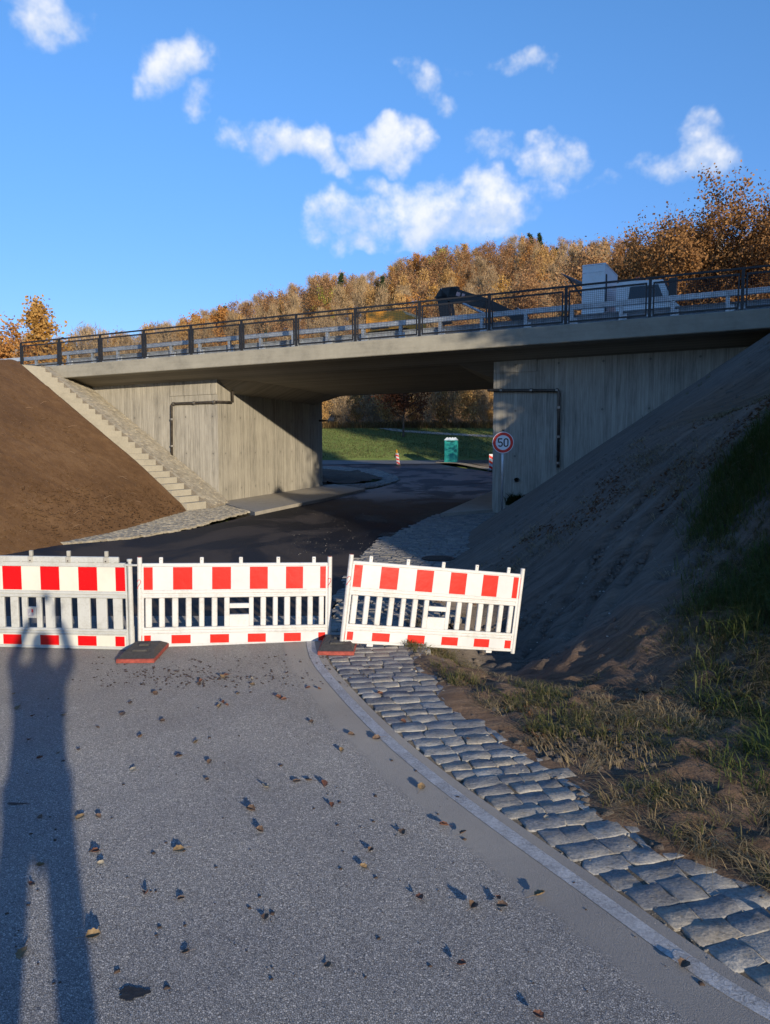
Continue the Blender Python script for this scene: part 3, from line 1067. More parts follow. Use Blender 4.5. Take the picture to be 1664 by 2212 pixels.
def loft(name, A, B, nu, nv, mat, dz=0.0, H=roadH, kind='structure', attr=None):
    a, b = resample(A, nu), resample(B, nu)
    t = np.linspace(0, 1, nv)[None, :]
    X = a[:, 0:1] * (1 - t) + b[:, 0:1] * t
    Y = a[:, 1:2] * (1 - t) + b[:, 1:2] * t
    Z = H(X, Y) + dz if H is not None else np.full(X.shape, dz)
    at_ = None
    if attr is not None:
        at_ = (attr, np.abs(sdist(X, Y, EDGE)))
    return gridmesh(name, X, Y, Z, None, mat, kind, at_)


g = lambda *l: [tuple(gp(x, y, rH)[:2]) for x, y in l]
# white edge line, picked along its middle
EDGE_M = smooth_line([(-.93, 9.6)] + g((668, 1412), (728, 1487), (826, 1590), (945, 1690), (1095, 1800), (1290, 1938), (1470, 2070), (1650, 2185)) + [(1.95, 2.3), (2.5, 1.0), (3.0, -.8), (3.4, -4), (3.6, -10)], 3)
EDGE = np.array(EDGE_M)


def offset(line, d):
    P = np.array([l[:2] for l in line], float)
    T = np.gradient(P, axis=0)
    T /= np.linalg.norm(T, axis=1)[:, None]
    return [(float(p[0] + t[1] * d), float(p[1] - t[0] * d)) for p, t in zip(P, T)]


EO = offset(EDGE_M, -.12)      # asphalt edge, on the cobble side of the line
EL = [(-14, 9.6), (-14, 5), (-13, 0), (-12, -4), (-11, -7), (-9, -11)]
o_ = loft('road', EL, EO, 200, 150, M_OLD, 0.0, attr='edge_distance')
o_['label'] = 'worn grey chipped asphalt road in front of the barriers'
lw = .045
ln = loft('edge_line', offset(EDGE_M, lw), offset(EDGE_M, -lw), 300, 6, M_LINE, .004)
# side gutter of torn asphalt and grit between road edge and cobbles
loft('road_shoulder', offset(EDGE_M, -.10), offset(EDGE_M, -.40), 200, 6, M_JOINT, -.014)

# new dark asphalt
LROAD = [(-14, 9.6), (-9.2, 13.2)] + g((20, 1192), (127, 1177), (286, 1164), (408, 1144), (553, 1111), (699, 1080), (780, 1060)) 
RROAD = [(-.74, 9.6)] + g((735, 1285), (765, 1214), (827, 1160), (882, 1139), (939, 1114), (1061, 1061))
e = np.array(RROAD[-1]); RROAD.append((e[0] + WDX * 8, e[1] + WDY * 8))
M_W = loft('new_road', LROAD, RROAD, 90, 30, M_NEW, -.006)
ISL = g((780, 1060), (822, 1053), (856, 1041), (857, 1033), (814, 1017), (716, 1009), (600, 1005))
OUT = [RROAD[-1]] + g((1330, 1040), (1250, 1028), (1062, 1020), (947, 1002), (860, 1002), (700, 1003), (600, 1004))
loft('new_road', ISL, OUT, 80, 30, M_NEW, .0)
# link between the two pieces at the bend
loft('new_road', [LROAD[-2], LROAD[-1]], [RROAD[-2], RROAD[-1]], 10, 16, M_NEW, -.003)
# older grey road crossing beyond
FA = g((300, 1012), (600, 1006), (700, 1005), (860, 1003), (947, 1003), (1010, 997), (1062, 990), (1300, 975))
FB = g((300, 997), (600, 991), (700, 989.5), (860, 992), (947, 987), (1010, 982), (1062, 976), (1300, 960))
loft('far_road', FA, FB, 60, 6, M_FARROAD, .05)
GP = [(x, y) for x, y in [(300, 918), (700, 922), (860, 931), (947, 937), (1062, 943.5), (1300, 960)]]
pa = [at(x, y, 92.5) for x, y in GP]
ppts = []
for x, y in GP:
    c = gph(x, y, HG)
    ppts.append((c.x, c.y))
loft('gravel_path', offset(ppts, .7), offset(ppts, -.7), 50, 3, M_SLAB, .05, H=HG)
DA = g((985, 1000), (1030, 1005), (1062, 1014), (1200, 1040)); DB = g((985, 992), (1030, 981), (1062, 978), (1200, 975))
loft('verge_dirt', DA, DB, 30, 8, M_DIRT, .07)
GA = g((940, 1001.5), (985, 1003), (1062, 1019)); GB = g((950, 994), (985, 998), (1062, 1013))
loft('gravel_verge', GA, GB, 20, 4, M_JOINT, .085)

# pavements
mb = MB()
A = gp(952, 1109, .15); Bc = PQ(PR0 + .02, QW, .15)
A2 = Vector((A.x + WDX * 15, A.y + WDY * 15, .15)); B2 = Vector((Bc.x + WDX * 13, Bc.y + WDY * 13, .15))
lo = lambda v, z: Vector((v.x, v.y, z))
mb.hexa([lo(A, -.3), lo(Bc, -.3), lo(B2, -.3), lo(A2, -.3), A, Bc, B2, A2])
o_ = mb.build('right_pavement', M_SLAB); o_['kind'] = 'structure'
mb = MB()
K = [gp(551, 1106, 0), gp(625, 1091, 0), gp(699, 1077, 0), gp(745, 1066, 0), gp(790, 1056, .0)]
Wl = [PQ(PL0, QW), PQ(pL(26), 26), PQ(pL(30), 30), PQ(pL(QF), QF), PQ(pL(QF) - .3, QF + 1.7)]
for k in range(4):
    a, b, c, d = K[k], K[k + 1], Wl[k + 1], Wl[k]
    mb.hexa([lo(a, -.4), lo(b, -.4), lo(c, -.4), lo(d, -.4), a, b, lo(c, .01), lo(d, .01)])
o_ = mb.build('left_pavement', M_SLAB); o_['kind'] = 'structure'


# ------------------------------------------------------------------ setts and cobbles
def inpoly(x, y, poly):
    c = False
    n = len(poly)
    for i in range(n):
        x1, y1 = poly[i][:2]; x2, y2 = poly[i - 1][:2]
        if (y1 > y) != (y2 > y) and x < (x2 - x1) * (y - y1) / (y2 - y1) + x1: c = not c
    return c


def block_mesh(mb, c, ax, ay, w, d, h, rnd, jit=.012, rise=.012):
    """one rounded-top stone: c centre on the top surface, ax/ay horizontal unit axes"""
    hw, hd = w / 2, d / 2
    J = lambda: (rnd.random() - .5) * 2 * jit
    o1 = [(-hw + J(), -hd + J()), (hw + J(), -hd + J()), (hw + J(), hd + J()), (-hw + J(), hd + J())]
    vs = []
    for f, z in ((1.0, -h), (1.0, -rise - .004), (.80, 0)):
        for (a, b) in o1:
            vs.append(c + ax * (a * f) + ay * (b * f) + Vector((0, 0, z + (J() * .5 if f < 1 else 0))))
    fs = []
    for k in range(2):
        for i in range(4):
            fs.append((k * 4 + i, k * 4 + (i + 1) % 4, k * 4 + 4 + (i + 1) % 4, k * 4 + 4 + i))
    fs.append((8, 9, 10, 11))
    mb.add(vs, fs)


def fill_blocks(poly, ang, w, d, H, dz, gap=.012, jit=.01, rnd=RND, mbx=None):
    mb = mbx or MB()
    ca, sa = math.cos(ang), math.sin(ang)
    ax, ay = Vector((ca, sa, 0)), Vector((-sa, ca, 0))
    us = [p[0] * ca + p[1] * sa for p in poly]; vs = [-p[0] * sa + p[1] * ca for p in poly]
    v = min(vs)
    while v < max(vs):
        u = min(us) - rnd.random() * w
        while u < max(us):
            ww = w * rnd.uniform(.75, 1.25)
            cu = u + ww / 2
            x, y = cu * ca - v * sa, cu * sa + v * ca
            if inpoly(x, y, poly):
                block_mesh(mb, Vector((x, y, H(x, y) + dz + rnd.uniform(-.006, .006))), ax, ay, ww - gap, d - gap, .06, rnd, jit)
            u += ww
        v += d
    return mb


# cobbled strip in the foreground: every stone its own object
CLl = smooth_line(offset(EDGE_M, -.155), 0)
CLl = [p for p in CLl if p[1] < 9.5 and p[1] > 2.0]
CLl = resample(CLl, 400)
cob = thing('cobbled_strip', 'strip of uneven blue grey granite cobbles beside the white edge line', 'paving', (0, 5, 0))
cob['kind'] = 'structure'
protos = []
for k in range(14):
    mb = MB()
    r_ = random.Random(40 + k)
    n = 10
    hw, hd = .5, .5
    prof = []
    cx = [(-.5, -.5), (0, -.53), (.5, -.5), (.53, 0), (.5, .5), (0, .53), (-.5, .5), (-.53, 0)]
    cx = [(a + r_.uniform(-.07, .07), b + r_.uniform(-.07, .07)) for a, b in cx]
    vs = []
    for f, z in ((1, -.08), (1, -.009), (.97, -.003), (.91, .0)):
        for a, b in cx:
            vs.append((a * f, b * f, z + (r_.uniform(-.003, .003) if f < 1 else 0)))
    vs.append((r_.uniform(-.1, .1), r_.uniform(-.1, .1), .001))
    fs = []
    for q_ in range(3):
        for i in range(8):
            fs.append((q_ * 8 + i, q_ * 8 + (i + 1) % 8, q_ * 8 + 8 + (i + 1) % 8, q_ * 8 + 8 + i))
    for i in range(8): fs.append((24 + i, 24 + (i + 1) % 8, 32))
    mb.add(vs, fs)
    me = bpy.data.meshes.new('cobblestone'); me.from_pydata(mb.v, [], mb.f); me.materials.append(M_COBBLE)
    me.polygons.foreach_set('use_smooth', [True] * len(me.polygons)); me.update()
    protos.append(me)
cr = random.Random(5)
seg = np.concatenate([[0], np.cumsum(np.hypot(*np.diff(CLl, axis=0).T))])
s = 0.02
cells = []
while s < seg[-1] - .1:
    dpt = .155 * cr.uniform(.85, 1.2)
    x0 = np.interp(s + dpt / 2, seg, CLl[:, 0]); y0 = np.interp(s + dpt / 2, seg, CLl[:, 1])
    i = int(np.searchsorted(seg, s + dpt / 2)); i = min(max(i, 6), len(seg) - 7)
    t = CLl[i + 5] - CLl[i - 5]; t /= np.linalg.norm(t)
    # rows lie nearly square to the road, a little towards the camera's right
    rowv = np.array([-t[1], t[0]])
    nv = rowv if rowv[0] > 0 else -rowv
    ang_ = R(np.interp(s, [0, 3.5, seg[-1]], [2, 9, 24]) if CLl[0][1] > CLl[-1][1] else np.interp(s, [0, 3.5, seg[-1]], [24, 9, 2]))
    nv = np.array([math.cos(ang_), math.sin(ang_)])
    perp = np.array([-nv[1], nv[0]])
    eff = abs(float(np.dot(t, perp)))
    o_ = -.45 * dpt * abs(float(np.dot(t, nv)))
    while o_ < 1.9:
        wd = .20 * cr.uniform(.72, 1.3)
        c = np.array([x0, y0]) + nv * (o_ + wd / 2)
        p, q = toPQ(*c)
        dd = float(sdist(np.array([p]), np.array([q]), RFOOT)[0])
        if dd > .14: break
        cells.append((c, nv, perp, wd, dpt * eff, dd))
        o_ += wd
    s += dpt
cells.sort(key=lambda c: c[0][0] ** 2 + c[0][1] ** 2)
far_mb = MB()
for k, (c, nv, perp, wd, dp, dd) in enumerate(cells):
    x, y = float(c[0]), float(c[1])
    z = rH(x, y) + .002 + cr.uniform(-.004, .004)
    if k < 295:
        o_ = bpy.data.objects.new('cobblestone', protos[k % 14])
        link(o_); o_.parent = cob
        o_.location = (x, y - 5, z)
        o_.rotation_euler = (cr.gauss(0, .010), cr.gauss(0, .010), math.atan2(nv[1], nv[0]) + (PI if cr.random() < .5 else 0) + cr.gauss(0, .03))
        o_.scale = (wd - .007, max(.06, dp - .004), 1)
    else:
        block_mesh(far_mb, Vector((x, y, z)), Vector((nv[0], nv[1], 0)), Vector((perp[0], perp[1], 0)), wd - .014, max(.06, dp - .012), .06, cr, .008)
# remaining rows and the wider paving up to the bridge as one paved field
CB = [(c[0], c[1]) for c in g((712, 1330), (740, 1272), (765, 1214), (827, 1160), (882, 1139), (939, 1114), (953, 1109.5), (1063, 1108))]
foot_w = [PQ(a, b) for a, b in RFOOT[9:]][::-1]
polyR = [(-.55, 9.4)] + CB + [(v.x + .12, v.y) for v in foot_w if v.y > 9.0 and v.y < 23] + [(1.0, 9.4)]
fill_blocks(polyR, R(-8), .2, .13, rH, .012, mbx=far_mb, rnd=cr)
o_ = far_mb.build('granite_setts', M_SETT); o_['kind'] = 'stuff'
o_['label'] = 'grey granite setts between the new road and the right slope'
# joint bed below all of it
bed = MB()
cxs = np.linspace(-1.2, 4.2, 60); cys = np.linspace(1.2, 24, 120)
X, Y = np.meshgrid(cxs, cys)
Pg, Qg = toPQ(X, Y)
ddm = sdist(Pg, Qg, RFOOT)
edp = sdist(X, Y, np.array(RROAD)) 
ed2 = sdist(X, Y, EDGE[::-1])
edj = np.where(Y > 9.4, edp, ed2)
gridmesh('joint_bed', X, Y, roadH(X, Y) - .0055 + .003 * fbm(X * 6, Y * 6, 2, 44), (ddm < .12) & (edj > .02) & (Pg + .2 < 0.9 * 9), M_JOINT)

# left apron of setts
polyL = g((120, 1171), (250, 1140), (403, 1101), (472, 1088), (556, 1106.5), (408, 1142), (286, 1162), (127, 1176))
zAp = lambda x, y: rH(x, y) + .035 + .075 * float(sm(19, 24, y))
apm = fill_blocks(polyL, R(-20), .2, .14, zAp, 0.0, rnd=random.Random(8))
o_ = apm.build('apron_setts', M_SETTW); o_['kind'] = 'stuff'; o_['label'] = 'pale setts along the kerb below the left slope'
X, Y = np.meshgrid(np.linspace(-9, -3.5, 90), np.linspace(15.5, 30, 200))
kk = np.array([[inpoly(float(a), float(b), polyL) for a, b in zip(r1, r2)] for r1, r2 in zip(X, Y)])
gridmesh('apron_bed', X, Y, roadH(X, Y) + .035 + .075 * sm(19, 24, Y) - .016, kk, M_MORTAR)
# curved paved strip round the dirt island beyond the bridge
isl_in = g((700, 1050), (760, 1049), (800, 1046), (827, 1040), (826, 1034), (800, 1026), (740, 1018), (690, 1014))
isl_out = g((700, 1066), (780, 1059), (822, 1052), (858, 1040), (860, 1033), (814, 1016.5), (716, 1009), (660, 1008))
loft('island_kerb', isl_out, isl_in, 60, 4, M_SLAB, .06)
o_ = fill_blocks([tuple(p) for p in resample(isl_out, 40)] + [tuple(p) for p in resample(isl_in, 40)][::-1], R(10), .34, .26, rH, .085, gap=.03, rnd=random.Random(3)).build('island_setts', M_SETT)
o_['kind'] = 'stuff'
isl = MB()
xx = np.linspace(-14, 3, 60); yy_ = np.linspace(38, 62, 50)
X, Y = np.meshgrid(xx, yy_)
inn = [tuple(p) for p in isl_in]
kk = np.array([[inpoly(float(a), float(b), inn + [(-14, inn[-1][1]), (-14, inn[0][1])]) for a, b in zip(r1, r2)] for r1, r2 in zip(X, Y)])
gridmesh('island_dirt', X, Y, roadH(X, Y) + .10 + .25 * np.maximum(0, fbm(X / 1.5, Y / 1.5, 3, 31)), kk, M_DIRT)

# ------------------------------------------------------------------ bridge
br = thing('road_bridge', 'grey concrete road bridge on two board marked abutments spanning the new road', 'bridge', PQ(-13, 28, 0))
BL_END, BR_END = -25.75, 12.0
for q0, q1, nm in ((20.98, 21.42, 0), (34.05, 34.5, 1)):
    mb = MB()
    n = 20
    for k in range(n):
        a = BL_END + (BR_END - BL_END) * k / n; b = BL_END + (BR_END - BL_END) * (k + 1) / n
        mb.pqbox(a, b, q0, q1, 4.81, 5.29, 0, zs)
    me_ = mb
    o_ = mb.build('edge_beam', M_BEAM, br)
    bm = bmesh.new(); bm.from_mesh(o_.data); bmesh.ops.remove_doubles(bm, verts=bm.verts, dist=.001)
    bmesh.ops.delete(bm, geom=[f for f in bm.faces if abs(Vector(f.normal).dot(Vector((DX, DY, 0)))) > .9 and 0.4 < (f.calc_center_median() + br.location - PQ(BL_END, q0)).to_2d().length < (BR_END - BL_END - .4)], context='FACES_ONLY')
    bmesh.ops.bevel(bm, geom=[e_ for e_ in bm.edges if not e_.is_boundary and e_.calc_face_angle(0) > 1.2], offset=.02, segments=1, affect='EDGES')
    bm.to_mesh(o_.data); bm.free()
# deck slab with haunches
mb = MB()
rows = []
refs = [('L', -8.0, 0), ('L', -.01, 0), ('L', 1.12, 1), ('R', -1.12, 1), ('R', .01, 0), ('R', 18, 0)]
qprof = [(21.40, 5.05), (21.40, 4.84), (22.4, 4.55), (23.55, None), (31.95, None), (33.04, 4.55), (34.07, 4.84), (34.07, 5.05)]
for sd_, off, mid in refs:
    row = []
    for q, z in qprof:
        pp = (pL(q) if sd_ == 'L' else pR(q)) + off
        if pp < BL_END + .1: pp = BL_END + .1
        zz = z if z is not None else (4.52 if mid else 4.10)
        row.append(PQ(pp, q, zz + zs(pp)))
    rows.append(row)
mb.grid(rows)
nq = len(qprof)
mb.add(rows[0], [tuple(range(nq))]); mb.add(rows[-1], [tuple(range(nq))[::-1]])
topr = [[r_[0], r_[-1]] for r_ in rows]
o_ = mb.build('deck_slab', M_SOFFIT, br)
# deck surface
mb = MB()
mb.grid([[PQ(p, 21.42, 5.07 + zs(p)), PQ(p, 34.05, 5.07 + zs(p))] for p in np.linspace(BL_END, 14, 30)])
o_ = mb.build('deck_surface', M_FARROAD, br)
mb = MB()
mb.grid([[PQ(p, 22.3, 5.0 + zs(max(p, BL_END))), PQ(p, 34.05, 5.0 + zs(max(p, BL_END)))] for p in np.linspace(-150, BL_END, 20)])
mb.grid([[PQ(p, 22.3, 5.36), PQ(p, 34.05, 5.36)] for p in np.linspace(14, 120, 10)])
o_ = mb.build('upper_road', M_FARROAD); o_['kind'] = 'structure'


def abutment(side):
    mb = MB()
    if side < 0:
        ring = [(-26.6, QW), (PL0, QW), (pL(QF), QF), (-28.0, QF)]
    else:
        ring = [(PR0, QW), (12, QW), (12, QF), (pR(QF), QF)]
    zt = 4.62
    c = [PQ(p, q, -.5) for p, q in ring] + [PQ(p, q, zt + zs(p)) for p, q in ring]
    mb.add(c, [(0, 1, 5, 4), (2, 3, 7, 6)], 0)
    mb.add(c, [(1, 2, 6, 5), (3, 0, 4, 7)], 1)
    mb.add(c, [(4, 5, 6, 7)], 0)
    return mb.build('abutment', [M_WALLN, M_WALLR], br)


aL = abutment(-1); aR = abutment(1)
# recessed bearing panels at the top corners
for (p0, p1, z0, z1, par) in ((-20.4, PL0 - .02, 4.03, 4.40, aL), (PR0 + .02, -6.35, 4.22, 4.56, aR)):
    o_ = MB().pqbox(p0, p1, QW - .035, QW - .001, z0, z1, 0, zs).build('bearing_panel', M_WALLN, par)
# narrow sloping kerb between right slope and wall
mb = MB()
for k in range(24):
    p0, p1 = -7.3 + k * .31, -7.3 + (k + 1) * .31
    z0, z1 = .02 + .69 * (p0 + 7.3) + .10, .02 + .69 * (p1 + 7.3) + .10
    if z1 > 5.0: break
    mb.hexa([PQ(p0, 22.32, z0 - .3), PQ(p1, 22.32, z1 - .3), PQ(p1, 22.39, z1 - .3), PQ(p0, 22.39, z0 - .3), PQ(p0, 22.32, z0), PQ(p1, 22.32, z1), PQ(p1, 22.39, z1), PQ(p0, 22.39, z0)])
mb.build('slope_kerb', M_SLAB, aR)


def pipe(pts, r, par, label=None, clamps=()):
    o_ = MB().tube(pts, r, 10).build('drain_pipe', M_PIPE, par, smooth=True)
    if label: o_['label'] = label
    for c, dr in clamps:
        c = Vector(c); dr = Vector(dr).normalized()
        m2 = MB().tube([c - dr * .035, c + dr * .035], r + .018, 10)
        m2.build('pipe_clamp', M_PIPE2, o_)
    return o_


qp = QW - .10
c1 = on_q(372, 1006, qp); c2 = on_q(371, 872, qp); c3 = on_q(470, 868, qp); 
e1 = on_q(500, 868, qp); e2 = on_q(505, 848, qp)
hz = PQ(*toPQ(c3.x, c3.y), c3.z)
dirp = (c3 - c2).normalized()
cl = [(c2.lerp(c3, t), dirp) for t in (.05, .5, .93)] + [(c1.lerp(c2, t), (0, 0, 1)) for t in (.06, .32, .75)]
corner = PQ(PL0 + .08, QW - .10, c3.z)
far_in = Vector((corner.x + WDX * 1.0 + .1, corner.y + WDY * 1.0, c3.z + .05))
pipe([c1, c2 + Vector((0, 0, -.05)), c2 + dirp * .05, c3, corner, far_in, far_in + Vector((0, 0, .42))], .045, br, 'brown metal drain pipe on the left abutment', cl)
d1 = on_q(1206, 1010, qp); d2 = on_q(1208, 843, qp); d3 = on_q(1062, 843, qp)
dirq = (d3 - d2).normalized()
cl = [(d2.lerp(d3, t), dirq) for t in (.03, .4, .85)] + [(d1.lerp(d2, t), (0, 0, 1)) for t in (.06, .4, .78)]
pipe([d1, d2 + Vector((0, 0, -.05)), d2 + dirq * .05, d3, d3 + dirq * .12], .045, br, 'dark metal drain pipe on the right abutment', cl)
for (x, y) in ((412, 1035), (1118, 1036)):
    c = on_q(x, y, QW)
    m2 = MB().tube([c - Vector((NX, NY, 0)) * .13, c + Vector((NX, NY, 0)) * .02], .062, 14, caps=False)
    o_ = m2.build('outlet_pipe', M_PIPE, br, smooth=True)
    MB().tube([c - Vector((NX, NY, 0)) * .02, c - Vector((NX, NY, 0)) * .015], .058, 14).build('pipe_bore', M_DARK, o_)
# small outlet at the far end of the left wall
c = PQ(pL(QF - .4), QF - .4, 3.25)
MB().tube([c, c + Vector((.35, -.12, 0))], .05, 8).build('outlet_pipe', M_PIPE, br)

# ------------------------------------------------------------------ stairs and sett slope
st = thing('slope_stairs', 'pale concrete block stairs climbing the left slope beside the wing wall', 'stairs', PQ(-17.2, 19.9, 0))
SR, SG = .1995, .3147
for i in range(25):
    p1 = -17.12 - i * SG
    z0, z1 = (i - .6) * SR - .08, (i + 1) * SR
    c0 = PQ(p1 - SG * 1.35, 19.42, 0); 
    mb = MB()
    cs = []
    for zz in (z0, z1):
        for (p, q) in ((p1 - SG * 1.3, 19.44), (p1, 19.44), (p1, 20.40), (p1 - SG * 1.3, 20.40)):
            cs.append(PQ(p + RND.uniform(-.006, .006), q, zz))
    mb.hexa(cs)
    o_ = mb.build('step', M_STEP, st)
ss_ = thing('paved_slope', 'pale sett paved slope between the stairs and the left wing wall', 'paved slope', PQ(-18, 21.4, 0))
sr_ = random.Random(77)
row_q = 20.44
while row_q < QW - .10:
    dq = .24 * sr_.uniform(.85, 1.15)
    if row_q + dq > QW - .02: dq = QW - .02 - row_q
    pf = np.interp(row_q + dq / 2, LFQ, LFP)
    s = -.6 - sr_.random() * .2
    while s < 9.6:
        ln_ = .29 * sr_.uniform(.75, 1.3)
        a, b = s + .012, s + ln_ - .012
        cx = (lambda ss, qq, dn: PQ(pf - ss * .8446, qq, ss * .5354 + .33 + dn) )
        if b * .5354 < 4.75 and a > -.62:
            jz = sr_.uniform(-.012, .012)
            q0, q1 = row_q + .012, row_q + dq - .012
            mb = MB()
            mb.hexa([cx(b, q0, -.1 + jz), cx(a, q0, -.1 + jz), cx(a, q1, -.1 + jz), cx(b, q1, -.1 + jz), cx(b, q0, jz), cx(a, q0, jz), cx(a, q1, jz), cx(b, q1, jz)])
            mb.build('sett', M_SETTO, ss_)
        s += ln_
    row_q += dq
mb = MB()
cxx = lambda ss, qq, dn: PQ(np.interp(qq, LFQ, LFP) - ss * .8446, qq, ss * .5354 + .305 + dn)
mb.hexa([cxx(8.9, 20.42, -.4), cxx(-.55, 20.42, -.4), cxx(-.55, QW - .005, -.4), cxx(8.9, QW - .005, -.4), cxx(8.9, 20.42, .012), cxx(-.55, 20.42, .012), cxx(-.55, QW - .005, .012), cxx(8.9, QW - .005, .012)])
mb.build('mortar_bed', M_MORTAR, ss_)
# landing on top of the stairs
o_ = MB().pqbox(-27.2, -25.2, 19.44, 22.3, 4.7, 5.075).build('stair_landing', M_STEP, st)

# ------------------------------------------------------------------ railing on the bridge
rl = thing('bridge_railing', 'anthracite steel railing with wire mesh panels along the near edge of the bridge', 'railing', PQ(-13, 21.1, 5.2))
QR = 21.14
def lbox(p0, p1, q0, q1, z0, z1, mb=None):
    mb = mb or MB()
    return mb.pqbox(p0, p1, q0, q1, z0, z1, 0, zs)
P0 = -26.93
NB = 16
pend = P0 + 2.17 * NB
mb = MB()
for k in range(NB):
    mb.pqbox(P0 + 2.17 * k, P0 + 2.17 * (k + 1), QR - .035, QR + .035, 5.29 + 1.0, 5.29 + 1.045, 0, zs)
mb.build('handrail', M_STEEL, rl)
pw = bpy.data.meshes
post_o = None
def linkdup(src, dp, par):
    c = src.copy(); link(c); c.parent = par
    v = PQ(dp, 0, zs(dp) - zs(0)); c.location = src.location + v
    return c
post0 = MB(); post0.pqbox(P0 - .036, P0 + .036, QR - .03, QR + .03, 5.28, 6.29, 0, zs)
post0.pqbox(P0 - .09, P0 + .09, QR - .07, QR + .07, 5.288, 5.306, 0, zs)
post0 = post0.build('post', M_STEEL, rl)
def frame(p):
    f = MB(); a, b = p + .075, p + 2.095
    f.pqbox(a, a + .035, QR - .02, QR + .02, 5.35, 6.2, 0, zs)
    f.pqbox(b - .035, b, QR - .02, QR + .02, 5.35, 6.2, 0, zs)
    f.pqbox(a + .035, b - .035, QR - .02, QR + .02, 6.155, 6.2, 0, zs)
    f.pqbox(a + .035, b - .035, QR - .02, QR + .02, 5.35, 5.395, 0, zs)
    for zz in (5.5, 6.05):
        f.pqbox(p + .02, a, QR - .008, QR + .008, zz, zz + .03, 0, zs)
        f.pqbox(b, p + 2.15, QR - .008, QR + .008, zz, zz + .03, 0, zs)
    fo = f.build('panel_frame', M_STEEL, rl)
    w = MB(); t = .0026
    k = a + .035 + .05
    while k < b - .04:
        w.pqbox(k - t, k + t, QR - t, QR + t, 5.395, 6.155, 0, zs); k += .05
    zz = 5.44
    while zz < 6.15:
        w.pqbox(a + .035, b - .035, QR - .006, QR - .002, zz - t, zz + t, 0, zs); zz += .05
    wo_ = w.build('wire_mesh', M_STEEL, fo)
    return fo, wo_
f0, w0 = frame(P0)
for k in range(1, NB + 1):
    linkdup(post0, 2.17 * k, rl)
    if k < NB:
        c = linkdup(f0, 2.17 * k, rl)
        wc = w0.copy(); link(wc); wc.parent = c

# ------------------------------------------------------------------ guard rails
def guard(q, p0, p1, name, label, side=1, zdeck=5.07, ph=0.0, zfun=zs, box=True):
    t = thing(name, label, 'guard rail', PQ((p0 + p1) / 2, q, zdeck), 'steel guard rails along the bridge road')
    # W profile facing the road (towards +q)
    wprof = [(0, .0), (.03, .035), (.08, .05), (.0, .11), (.0, .15), (.08, .21), (.03, .26), (.0, .295)]
    seg = MB(); step = 2.0
    n = int((p1 - p0) / step)
    rows = []
    for k in range(n + 1):
        p = p0 + (p1 - p0) * k / n
        rows.append([PQ(p, q + side * (.09 + dq * .9), zdeck + .30 + dz * 1.05 + zfun(p)) for dq, dz in wprof])
    seg.grid(rows)
    rows2 = [[v + Vector((NX, NY, 0)) * (-.004 * side) for v in r_][::-1] for r_ in rows]
    seg.grid(rows2)
    seg.build('wave_rail', M_GALV, t)
    if box:
        b_ = MB()
        for k in range(n):
            a, b = p0 + (p1 - p0) * k / n, p0 + (p1 - p0) * (k + 1) / n
            b_.pqbox(a + .006, b - .006, q - .06, q + .06, zdeck + .74, zdeck + .885, 0, zfun)
            b_.pqbox(b - .12, b + .12, q - .066, q - .061, zdeck + .75, zdeck + .875, 0, zfun)
        b_.build('box_rail', M_GALV, t)
    pp = p0 + .3 + ph
    first = None
    while pp < p1:
        if first is None:
            m_b = MB()
            m_b.pqbox(pp - .05, pp + .05, q - .045, q - .037, zdeck - .02, zdeck + .74, 0, zfun)
            m_b.pqbox(pp - .05, pp - .042, q - .037, q + .037, zdeck - .02, zdeck + .74, 0, zfun)
            m_b.pqbox(pp - .05, pp + .05, q + .037, q + .045, zdeck - .02, zdeck + .74, 0, zfun)
            m_b.pqbox(pp + .055, pp + .16, q - .03, q + .06, zdeck + .36, zdeck + .52, 0, zfun)
            first = m_b.build('post', M_GALV, t); fp = pp
        else:
            c = first.copy(); link(c); c.parent = t
            v = PQ(pp - fp, 0, zfun(pp) - zfun(fp)); c.location = first.location + v
        pp += 1.33
    return t
zcl = lambda p: zs(max(p, -28)) - .0
guard(21.95, -25.5, 12, 'guard_rail', 'near galvanised guard rail with box beam just behind the mesh railing', 1)
guard(32.9, -40, 30, 'guard_rail', 'far galvanised guard rail on the other side of the bridge road', -1, zfun=zcl)
g3 = guard(22.0, -62, -25.7, 'guard_rail', 'galvanised guard rail running on to the left past the bridge end', 1, 5.0, zfun=zcl)

# ------------------------------------------------------------------ barriers
def rounded_post(mb, x, z0, z1, r=.024, y=0.0, n=10):
    mb.tube([(x, y, z0), (x, y, z1)], r, n)

def stripes(par, x0, x1, z0, z1, y, red, white, edges, name='reflective_panel', deep=False):
    pl = MB().box(x0, x1, y - .004, y, z0, z1).build(name, white, par, world=False)
    for a, b in edges:
        MB().box(a, b, y - .0055, y - .0042, z0 + .004, z1 - .004).build('red_stripe', red, pl, world=False)
    return pl

